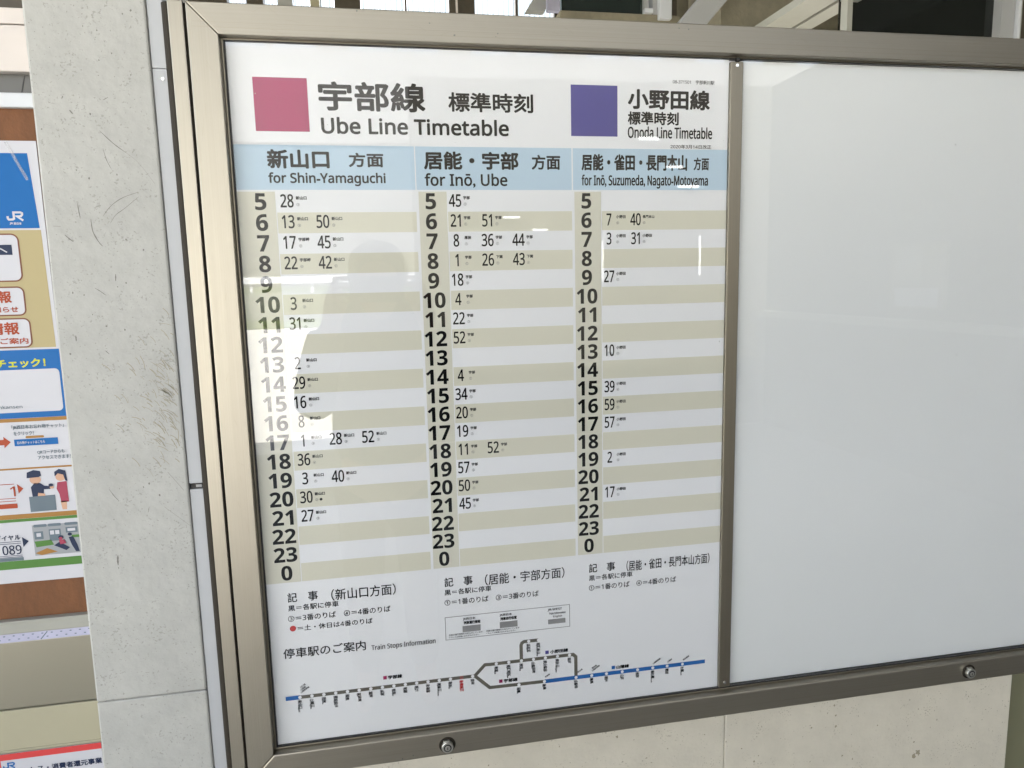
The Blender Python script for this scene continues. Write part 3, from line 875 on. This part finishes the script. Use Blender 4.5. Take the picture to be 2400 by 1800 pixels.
rom = ['Shin-Yamaguchi', 'Kami-Kagawa', 'Fukamizo', 'Suo-Sayama', 'Iwakura', 'Ajisu', 'Kiwa', 'Maruo', 'Tokonami', 'Tokiwa', 'Kusae', 'Ube-Misaki', 'Higashi-Shinkawa', 'Kotoshiba', 'Ube-Shinkawa', 'Ino']
sts = [(37.4 + i * 17.88, YM, n_, r_) for i, (n_, r_) in enumerate(zip(main, rom))]
sts += [(x, 938, n_, r_) for x, n_, r_ in ((344.6, '妻崎', 'Tsumazaki'), (365.1, '長門長沢', 'Nagato-Nagasawa'), (386, '雀田', 'Suzumeda'), (406, '小野田港', 'Onodako'), (426, '南小野田', 'Minami-Onoda'), (446.4, '南中川', 'Minami-Nakagawa'), (466.8, '目出', 'Mede'))]
sts += [(x, 905.6, n_, r_) for x, n_, r_ in ((398.7, '浜河内', 'Hamagochi'), (415, '長門本山', 'Nagato-Motoyama'))]
sts += [(x, 979.2, n_, r_) for x, n_, r_ in ((381, '岩鼻', 'Iwahana'), (423.7, '宇部', 'Ube'), (477.4, '小野田', 'Onoda'), (504.4, '厚狭', 'Asa'), (530.1, '埴生', 'Habu'), (557.6, '小月', 'Ozuki'), (584.6, '長府', 'Chofu'), (611.7, '新下関', 'Shin-Shimonoseki'), (637.4, '幡生', 'Hatabu'), (665, '下関', 'Shimonoseki'))]
dots = NB(); nm = NB(); nm_red = NB(); rr = NB()
for x, y, n_, r_ in sts:
    red = n_ == '宇部新川'
    big = y > 970 and n_ in ('宇部', '小野田', '厚狭', '新下関', '幡生', '下関')
    if red:
        stroke(nm_red, circ_pts(x, y, 2.0), .9, .45, True)
    else:
        disc(dots, x, y, 2.6, .45)
    yy = y + 4.2
    sz = 4.9
    for ch in n_:
        yy += sz * 1.0
        text(nm_red if red else nm, ch, x, yy - .4, sz, 1.12, .45, .3 if red or big else .16, 'c')
    text(nm_red if red else rr, sans(r_), x - 3.6, y + 4.5, 3.4, .78, .45, .12, 'l', -math.pi / 2)
part('station_dot', dots, 'paper', rm)
part('station_names', nm, 'ink_soft', rm)
part('station_name', nm_red, 'red', rm, 'red name of the station one is at')
for x, y, tx in ((38, 949, ('山陽新幹線', '山陽線', '山口線')), (477, 974, ('小野田線',)), (504, 973, ('山陽新幹線', '美祢線')), (424, 974, ('宇部線',)), (611, 974, ('山陽新幹線',)), (637, 974, ('山陰線',)), (665, 974, ('鹿児島線',))):
    for i, s_ in enumerate(tx):
        text(rr, s_, x + 1.5, y - 1 - i * 4.4, 3.2, 1, .45, .05, 'l', math.radians(32))
part('romaji_names', rr, 'ink_soft', rm)
bm = NB()
for s_, x0, y0, x1 in (('宇部線', 172, 936, 194), ('宇部線', 356, 966, 379), ('小野田線', 434, 925.4, 464.5), ('山陽線', 547, 966.6, 569.5)):
    text_box(bm, s_, x0, y0, x1, y0 + 6.6, .45, .32)
part('line_names', bm, 'ink', rm)
part('line_mark', rect(NB(), 164.6, 936.2, 170, 942, .45), 'magenta', rm)
part('line_mark', rect(NB(), 348.4, 966.2, 354, 972, .45), 'magenta', rm)
part('line_mark', rect(NB(), 426, 925.8, 431.8, 931.6, .45), 'purple', rm)
part('line_mark', rect(NB(), 539, 966.8, 545, 972.6, .45), 'routeblue', rm)

# ================================================================ LEFT NOTICE BOARD, 60 mm FURTHER BACK
D = -60.0
nbd = thing('notice_board', 'brown cork notice board in a pale aluminium frame left of the pillar', 'notice board', P(-600, 832, D - 20))
fb = NB(); box(fb, -1200, -215, 76, 816, D - 30, D - 8); obj('cork', fb, 'cork', nbd)
fb = NB(); box(fb, -1230, -215, 57, 76.5, D - 30, D + 1); obj('top_rail', fb, 'white', nbd, bevel=0.002)
fb = NB(); box(fb, -1230, -215, 814, 833, D - 30, D + 1); obj('bottom_rail', fb, 'trim', nbd, bevel=0.002)
fb = NB(); box(fb, -1230, -215, 812, 815.5, D - 12, D + 3); obj('rail_lip', fb, 'trim', nbd, bevel=0.001)
fb = NB(); box(fb, -1230, -1200, 77, 813.5, D - 30, D + 1); obj('left_stile', fb, 'trim', nbd, bevel=0.002)
t = thing('head_panel', 'pinkish white panel above the small dark window left of the pillar', 'panel', P(-600, 30, D - 10))
fb = NB(); box(fb, -1230, -215, -30.5, 29.5, D - 40, D); obj('lower_board', fb, 'pinkwhite', t, bevel=0.0015)
fb = NB(); box(fb, -1230, -215, -52, -31.5, D - 40, D + 1.5); obj('upper_board', fb, 'pinkwhite', t, bevel=0.0015)
t = thing('transom_window', 'narrow dark glass strip above the notice board', 'window', P(-600, 56, D - 20))
fb = NB(); box(fb, -1230, -215, 29.8, 56.6, D - 30, D - 14); obj('pane', fb, 'smoke', t)
fb = NB(); stroke(fb, [(-279, 31), (-286, 56)], 1.6, D - 13.8); obj('rod', fb, 'rubber', t)
fb = NB(); box(fb, -1230, -215, -700, -52.5, D - 60, D - 40)
obj('dark_lintel', fb, 'darkwood', label='dark brown lintel at the top left corner above the pinkish panel', cat='lintel')
t = thing('lower_cabinet', 'olive grey and cream panelled cabinet below the notice board', 'cabinet', P(-600, 1879, D - 30))
fb = NB(); box(fb, -1230, -215, 833.4, 846.6, D - 60, D - 2); st = obj('dotted_strip', fb, 'lav', t)
bm = NB()
for i in range(38):
    for q in (0, 1):
        x = -220 - i * 13.0 - q * 6.5
        disc(bm, x, 836.6 + q * 5.6, 1.7, D - 1.8, 0.8, 10)
stroke(bm, [(-330, 834.5), (-340, 846)], 1.4, D - 1.8)
obj('dots', bm, 'lpslate', st)
fb = NB(); box(fb, -1230, -215, 847, 953.2, D - 60, D - 2.5); obj('satin_panel', fb, 'steel', t, bevel=0.001)
fb = NB(); box(fb, -1230, -215, 954.4, 1018.5, D - 60, D); obj('cream_panel', fb, 'cream', t, bevel=0.001)
fb = NB(); box(fb, -1230, -215, 1019.3, 1879, D - 60, D - 1.5); obj('base_panel', fb, 'cream', t, bevel=0.001)

# -- information poster pinned to the cork
E0 = D - 5.5
ip = thing('information_poster', 'glossy colourful passenger information poster pinned on the cork board', 'poster', P(-480, 755, E0))
fb = NB(); box(fb, -720, -271.3, 119.5, 755.5, E0 - 1, E0); obj('sheet', fb, 'lppaper', ip)
def ipart(name, bm, m, parent=ip, label=None):
    return obj(name, bm, m, parent, label)
e1, e2_, e3, e4 = E0 + .2, E0 + .4, E0 + .6, E0 + .8
ipart('blue_header', flat(NB(), [(-712, 136), (-284, 136), (-278.6, 238), (-712, 238)], e1), 'lpblue')
bm = NB()
def logo(bm, x, y, w, d):
    h = w * .58
    lw = w * .13
    # linked capital letters with an open hook on the left and a slanted leg on the right
    stroke(bm, [(x + lw * .6, y + h * .52), (x + lw * .7, y + h * .78), (x + w * .14, y + h - lw * .5), (x + w * .36, y + h - lw * .5), (x + w * .45, y + h * .80), (x + w * .45, y + lw * .5), (x + w * .86, y + lw * .5), (x + w * .95, y + h * .20), (x + w * .95, y + h * .36), (x + w * .86, y + h * .54), (x + w * .62, y + h * .54), (x + w * .98, y + h)], lw, d)
logo(bm, -319.5, 214.8, 21.5, e2_)
text_box(bm, sans('JR'), -316, 229.8, -312, 233.0, e2_, .1)
text_box(bm, '西日本', -311, 229.6, -301, 233.2, e2_, .1)
ipart('logo', bm, 'lppaper')
bm = NB(); stroke(bm, [(-309, 121), (-297, 150), (-287, 172)], 4.0, e3)
ipart('tape', bm, 'tape')
ipart('sand_panel', flat(NB(), [(-712, 240.5), (-277.5, 240.5), (-275.0, 406), (-712, 406)], e1), 'lpsand')
for x1, y0, y1, r in ((-308, 246, 311, 9), (-308.6, 319.5, 359, 8), (-305.5, 364, 404.5, 8)):
    bm = NB(); flat(bm, rrect_pts(-700, y0, x1, y1, r), e2_)
    bx_ = ipart('rounded_box', bm, 'lppaper')
    bm = NB(); stroke(bm, rrect_pts(-700, y0, x1, y1, r), 2.0, e3, True)
    ipart('border', bm, 'lpbrown', bx_)
ipart('black_tag', rect(NB(), -420, 260.5, -317, 274.5, e3), 'lpnavy')
bm = NB(); text_box(bm, 'お客さまへ', -400, 263, -323, 272.5, e4, .3); ipart('tag_lettering', bm, 'lppaper')
bm = NB()
text_box(bm, '運行情報', -396, 324.5, -325, 341.5, e3, .55)
text_box(bm, 'のお知らせ', -372, 346.5, -318, 355, e3, .25)
text_box(bm, '駅情報', -379, 368.6, -320, 386.5, e3, .55)
text_box(bm, 'のご案内', -360, 391, -310, 400, e3, .25)
ipart('red_lettering', bm, 'lpred')
ipart('blue_panel', rect(NB(), -712, 408.6, -271.6, 507.5, e1), 'lpblue')
bm = NB(); text_box(bm, 'こちらでチェック！', -415, 421.5, -291, 434, e2_, .5); ipart('yellow_lettering', bm, 'lpyellow')
ipart('white_card', flat(NB(), rrect_pts(-700, 437, -274.5, 499, 6), e2_), 'lppaper')
bm = NB(); text_box(bm, sans('JRwest_Shinkansen'), -400, 488, -328, 494, e3, .1); ipart('account_name', bm, 'lpslate')
ipart('ochre_stripe', rect(NB(), -712, 507.7, -271.5, 513, e1), 'lporange')
bm = NB(); text_box(bm, '「JR西日本お忘れ物チャット」', -346, 517.5, -276.5, 524.5, e2_, .12); text_box(bm, 'をクリック！', -344, 527, -317.5, 533, e2_, .12)
text_box(bm, 'QRコードからも', -316, 556.5, -279.5, 562.5, e2_, .12); text_box(bm, 'アクセスできます！', -316, 564.5, -271.8, 570.5, e2_, .12)
ipart('grey_lettering', bm, 'lpslate')
ipart('chat_button', rect(NB(), -344.5, 538.5, -286.5, 548.5, e2_), 'lpblue')
bm = NB(); text_box(bm, '忘れ物チャットはこちら', -341, 541.3, -304, 545.9, e3, .08); ipart('button_lettering', bm, 'lppaper')
ipart('ochre_button', flat(NB(), rrect_pts(-329, 534.2, -304.5, 537.6, 1.6), e2_), 'lporange')
bm = NB(); flat(bm, [(-368, 538), (-358, 538), (-358, 533.5), (-349, 542), (-358, 550.5), (-358, 546), (-368, 546)], e2_); ipart('arrow', bm, 'lpred')
ipart('ochre_stripe', rect(NB(), -712, 581, -271.5, 583.6, e1), 'lporange')
ipart('ochre_stripe', rect(NB(), -712, 650.6, -271.5, 657.6, e1), 'lporange')
ipart('green_stripe', rect(NB(), -712, 657.8, -271.5, 662.3, e1), 'lpgreen')
ipart('green_stripe', rect(NB(), -712, 721.5, -271.5, 734.2, e1), 'lpgreen')
# counter scene
bm = NB(); flat(bm, [(-334, 625.5), (-299, 624.5), (-299, 648), (-334, 648.6)], e2_)
art = ipart('counter_picture', bm, 'lpslate')
bm = NB()
flat(bm, [(-329, 625.4), (-330, 611), (-325, 605.5), (-317, 605.5), (-312, 610), (-304, 611), (-304, 615.5), (-313, 615.5), (-314, 625)], e2_)
flat(bm, [(-334, 597), (-333, 588.6), (-324, 585.4), (-315.5, 587.4), (-314.5, 594.4), (-318, 596.4)], e3)
ipart('uniform', bm, 'lpnavy', art)
bm = NB(); disc(bm, -323, 600, 7.6, e2_, 6.8); disc(bm, -302, 613, 2.8, e3, 2.2); flat(bm, [(-321, 620), (-312, 622), (-312, 625), (-322, 625)], e3)
disc(bm, -289, 598, 6.8, e2_, 6.4); flat(bm, [(-292.5, 635), (-284, 635), (-285, 648), (-291, 648)], e2_)
ipart('faces', bm, 'lpskin', art)
bm = NB(); flat(bm, [(-296.5, 597), (-296.5, 590), (-290, 586), (-281.5, 589), (-280, 605), (-283, 604), (-285, 595), (-292, 592.6)], e3); disc(bm, -303, 609.5, 3.2, e4, 2.3)
ipart('hair', bm, 'lpnavy', art)
bm = NB(); flat(bm, [(-294, 606), (-281.5, 605), (-281, 636.5), (-291.5, 637), (-293, 624), (-296, 616)], e2_)
ipart('rose_dress', bm, 'lppink', art)
bm = NB(); flat(bm, [(-348, 605), (-340, 612), (-347, 619.5)], e2_); text_box(bm, sans('1'), -358, 608, -351, 623, e2_, .15)
for y in (604, 625.5, 629.5):
    rect(bm, -400, y, -351.5, y + 1.0, e2_)
rect(bm, -400, 634, -350.5, 641, e2_)
ipart('red_marks', bm, 'lpred')
# platform picture
bm = NB(); rect(bm, -335, 669, -272.0, 716, e2_)
pic = ipart('platform_picture', bm, 'lpgrey')
bm = NB()
for x in (-334, -314.5, -292):
    flat(bm, rrect_pts(x + 1, 668.2, x + 19, 672.4, 1.8), e3)
for x0, x1, y0, y1 in ((-333, -321, 679, 691), (-313, -297, 677, 695), (-290, -274, 675.5, 684)):
    rect(bm, x0, y0, x1, y1, e3)
ipart('train_body', bm, 'lpslate', pic)
bm = NB()
for x0, x1, y0, y1 in ((-330, -324, 681.5, 687), (-311.5, -306, 679, 685), (-304.5, -299, 679, 685), (-287.5, -277, 677.5, 681.5)):
    rect(bm, x0, y0, x1, y1, e4)
ipart('train_windows', bm, 'lppaper', pic)
bm = NB(); flat(bm, [(-334, 694), (-311, 693), (-308, 701), (-332, 703)], e3); ipart('green_band', bm, 'lpgreen', pic)
bm = NB(); rect(bm, -283, 688, -272.5, 692, e3); ipart('green_band', bm, 'lpgreen', pic)
bm = NB(); flat(bm, [(-334.5, 712), (-318, 705.5), (-304, 712), (-326, 715.8)], e3); ipart('platform_edge', bm, 'lporange', pic)
bm = NB(); flat(bm, [(-308, 702), (-300, 697), (-287, 707), (-292, 711)], e4); flat(bm, [(-287, 691), (-281, 690), (-276, 704), (-274, 714), (-279, 714), (-284, 703)], e4); disc(bm, -297.5, 690.2, 3.6, e4 + .2, 3.0); disc(bm, -285, 686.5, 3.0, e4 + .2, 2.4)
ipart('passengers', bm, 'lpnavy', pic)
bm = NB(); disc(bm, -298, 692, 2.6, e4 + .4, 2.2); flat(bm, [(-301, 694.5), (-293, 694), (-291, 700), (-299, 701)], e4 + .4); ipart('rose_jacket', bm, 'lppink', pic)
bm = NB()
text_box(bm, 'ダイヤル', -386, 681, -352, 689.5, e2_, .2)
text_box(bm, sans('089'), -378, 697, -352.5, 711.5, e2_, .2)
for y in (691.4, 694.2, 712.8, 715):
    rect(bm, -420, y, -352, y + .8, e2_)
flat(bm, [(-350, 685.5), (-341.5, 692.5), (-349.5, 701)], e2_)
ipart('dark_marks', bm, 'lpnavy')
ipart('dark_bar', rect(NB(), -420, 716.4, -351, 721.2, e2_), 'lpslate')

# -- red bordered notice on the cabinet
rn = thing('red_bordered_notice', 'white notice with a thick red border below the cream panel', 'poster', P(-450, 1200, D))
F0 = D + 1.2
fb = NB(); box(fb, -640, -272.4, 1023.6, 1480, D + .1, F0); obj('sheet', fb, 'lppaper', rn)
bm = NB(); rect(bm, -640, 1023.6, -272.4, 1033.8, F0 + .2); rect(bm, -428, 1033.8, -414.5, 1480, F0 + .2)
obj('red_border', bm, 'red', rn)
bm = NB(); logo(bm, -412.5, 1037.5, 17, F0 + .3); obj('logo', bm, 'lpblue', rn)
bm = NB(); text_box(bm, 'キャッシュレス・消費者還元事業', -427, 1048.5, -273.5, 1058.6, F0 + .3, .35); obj('lettering', bm, 'lpnavy', rn)

# ================================================================ THE PHOTOGRAPHER (seen only as a reflection in the glass)
def skinned(name, pts, edges, m, parent, root=0, sub=2):
    me = bpy.data.meshes.new(name)
    me.from_pydata([p[:3] for p in pts], edges, [])
    me.materials.append(MAT[m])
    o = bpy.data.objects.new(name, me)
    COL.objects.link(o)
    me.transform(Matrix.Translation(-root_of(parent)))
    o.parent = parent
    md = o.modifiers.new('skin', 'SKIN')
    md.use_smooth_shade = True
    sv_ = me.skin_vertices[0].data
    for i, p in enumerate(pts):
        r = p[3] if not isinstance(p[3], tuple) else p[3]
        sv_[i].radius = (r, r) if not isinstance(r, tuple) else r
        sv_[i].use_root = (i == root)
    ss = o.modifiers.new('smooth', 'SUBSURF'); ss.levels = sub; ss.render_levels = sub
    return o

CX, CY = 0.186, -1.50
def XX(x): return CX + x
man = thing('person', 'person in dark jacket holding up a phone, mirrored in the left glass', 'person', (CX, CY, 0))
pts = [(XX(0), CY, 0.93, (.15, .105)), (XX(0), CY, 1.15, (.155, .10)), (XX(0), CY + .01, 1.33, (.16, .10)), (XX(0), CY + .02, 1.42, (.062, .062)), (XX(0), CY + .04, 1.49, (.07, .085)), (XX(0), CY + .055, 1.57, (.078, .10)), (XX(0), CY + .05, 1.64, (.06, .075))]
edges = [(0, 1), (1, 2), (2, 3), (3, 4), (4, 5), (5, 6)]
def arm(sgn):
    b = len(pts)
    sh, el, wr = (XX(sgn * .19), CY, 1.35), (XX(sgn * .225), CY + .10, 1.13), (XX(sgn * .140), CY + .34, 1.455)
    pts.extend([(*sh, .065), (*el, .048), (XX(sgn * .19), CY + .22, 1.29, .043), (*wr, .03), (XX(sgn * .118), CY + .385, 1.53, (.036, .05))])
    edges.extend([(2, b), (b, b + 1), (b + 1, b + 2), (b + 2, b + 3), (b + 3, b + 4)])
    return b + 4
def leg(sgn):
    b = len(pts)
    pts.extend([(XX(sgn * .09), CY, .84, .085), (XX(sgn * .10), CY + .01, .48, .058), (XX(sgn * .11), CY - .02, .09, .042), (XX(sgn * .12), CY + .13, .04, (.042, .032))])
    edges.extend([(0, b), (b, b + 1), (b + 1, b + 2), (b + 2, b + 3)])
hands = [arm(-1), arm(1)]
leg(-1); leg(1)
# fingers: four behind the phone's end, one thumb in front
for sgn, h in ((-1, hands[0]), (1, hands[1])):
    hx, hy, hz = pts[h][:3]
    for i, ln in enumerate((.9, 1.0, .95, .75)):
        b = len(pts)
        z = hz + .038 - i * .021
        pts.extend([(hx + sgn * .004, hy + .012, z, .009), (hx + sgn * .006, hy + .040 * ln, z + .004, .0085), (hx - sgn * .040 * ln, hy + .046 * ln, z + .004, .0075)])
        edges.extend([(h, b), (b, b + 1), (b + 1, b + 2)])
    b = len(pts)
    pts.extend([(hx - sgn * .018, hy + .004, hz - .028, .011), (hx - sgn * .046, hy + .020, hz - .008, .009)])
    edges.extend([(h, b), (b, b + 1)])
skinned('body', pts, edges, 'skin', man, 0)
jp = [(XX(0), CY, 0.86, (.20, .135)), (XX(0), CY, 1.08, (.20, .13)), (XX(0), CY + .01, 1.32, (.205, .125)), (XX(0), CY + .01, 1.43, (.15, .10)), (XX(0), CY, 1.51, (.135, .09))]
je = [(0, 1), (1, 2), (2, 3), (3, 4)]
for sgn in (-1, 1):
    b = len(jp)
    jp.extend([(XX(sgn * .205), CY, 1.335, .10), (XX(sgn * .235), CY + .08, 1.13, .074), (XX(sgn * .20), CY + .21, 1.28, .066), (XX(sgn * .14), CY + .32, 1.435, .05)])
    je.extend([(2, b), (b, b + 1), (b + 1, b + 2), (b + 2, b + 3)])
skinned('jacket', jp, je, 'jacket', man, 0)
tp = [(XX(0), CY, .90, (.165, .12))]
te = []
for sgn in (-1, 1):
    b = len(tp)
    tp.extend([(XX(sgn * .095), CY, .80, .10), (XX(sgn * .10), CY + .01, .48, .075), (XX(sgn * .11), CY - .02, .10, .06)])
    te.extend([(0, b), (b, b + 1), (b + 1, b + 2)])
skinned('trousers', tp, te, 'jacket', man, 0)
hb_ = NB()
bmesh.ops.create_uvsphere(hb_, u_segments=28, v_segments=18, radius=1.0)
for v in hb_.verts:
    c = v.co
    k = 1 + .03 * math.sin(9 * c.x + 3 * c.z) * math.cos(7 * c.y)
    v.co = Vector((XX(0) + c.x * .104 * k, CY + .035 + c.y * .112 * k, 1.60 + c.z * .105 * k))
dele = [v for v in hb_.verts if v.co.y > CY + .095 and v.co.z < 1.635 or v.co.z < 1.525]
bmesh.ops.delete(hb_, geom=dele, context='VERTS')
obj('hair', hb_, 'hair', man, smooth=True)
ph = bpy.data.meshes.new('phone')
bm = NB()
bmesh.ops.create_cube(bm, size=1.0, matrix=Matrix.Diagonal((0.158, 0.076, 0.008, 1)))
bmesh.ops.bevel(bm, geom=bm.edges[:], offset=0.0025, segments=2, affect='EDGES')
bm.to_mesh(ph); bm.free()
ph.materials.append(MAT['rubber'])
po = bpy.data.objects.new('phone', ph)
COL.objects.link(po)
po.matrix_world = M @ Matrix.Translation((0.0, -0.012, 0.009))
po['label'] = 'black phone held up sideways by the mirrored person'
po['category'] = 'phone'

# ================================================================ WHAT THE GLASS MIRRORS BEHIND THE VIEWER
fe = thing('trackside_fence', 'grey green board fence with a white top rail beside the grass verge', 'fence', (-10, -28, 0))
obj('board_panel', wbox(NB(), -30, 5, -28.05, -28, 0.30, 1.36), 'facade3', fe)
obj('low_hedge', wbox(NB(), -30, 5, -27.8, -27.4, 0.006, 0.30), 'grass', label='low clipped green hedge in front of the trackside fence', cat='hedge')
obj('top_rail', wbox(NB(), -30, 5, -28.1, -27.98, 1.72, 1.98), 'white', fe)
for k in range(16):
    obj('post', wbox(NB(), -30 + k * 2.3, -29.9 + k * 2.3, -28.2, -28.11, 0.0, 1.95), 'white', fe)
obj('tall_hedge', wbox(NB(), -30, 5, -29.6, -29.0, 0.0, 1.6), 'grass', label='tall clipped green hedge behind the trackside fence', cat='hedge')
em = bpy.data.materials.new('lit_tube'); em.use_nodes = True
em.node_tree.nodes['Principled BSDF'].inputs['Emission Color'].default_value = (0.95, 1.0, 0.98, 1)
em.node_tree.nodes['Principled BSDF'].inputs['Emission Strength'].default_value = 0.6
MAT['tube'] = em
e2m = em.copy(); e2m.name = 'glow_post'
e2m.node_tree.nodes['Principled BSDF'].inputs['Emission Strength'].default_value = 0.16  # weak glow added to pale upright posts, which would stay dim unlit
MAT['post_glow'] = e2m
for x, z, w, h, lb in ((1.48, 2.17, .16, .018, 'short lit lamp on the rear wall, the lowest left one'), (1.76, 2.05, .14, .018, 'short lit lamp on the rear wall beside the lowest left one'),
                       (2.87, 2.92, .20, .030, 'short lit lamp highest on the rear wall'), (3.14, 2.65, .17, .026, 'short lit lamp second highest on the rear wall'), (3.29, 2.46, .22, .026, 'short lit lamp third highest on the rear wall'),
                       (2.39, 1.74, .016, .40, 'slim upright pale post with added glow on the rear wall, left of two'), (3.42, 1.78, .018, .40, 'slim upright pale post with added glow on the rear wall, right of two')):
    obj('lamp', wbox(NB(), x - w / 2, x + w / 2, -5.84, -5.81, z - h / 2, z + h / 2), 'tube' if h < .1 else 'post_glow', label=lb, cat='lamp', group='lamps on the rear wall')
t = thing('added_panel', 'pale panel added on the dark side wall for its faint reflection', 'poster', (4.19, -3.7, 1.3))  # made-up panel, gives faint pale squares in the right glass
obj('sheet', wbox(NB(), 4.17, 4.195, -3.98, -3.42, 1.28, 1.78), 'drab', t)
obj('upper_field', wbox(NB(), 4.165, 4.169, -3.92, -3.66, 1.5, 1.74), 'trim', t)
obj('lower_field', wbox(NB(), 4.165, 4.169, -3.92, -3.48, 1.3, 1.44), 'lppaper', t)
obj('handrail', wbox(NB(), 4.08, 4.19, -5.8, -1.0, 1.14, 1.20), 'trim', label='pale handrail added along the dark side wall for its reflection', cat='handrail')  # added bar, gives the pale line mirrored in the right glass
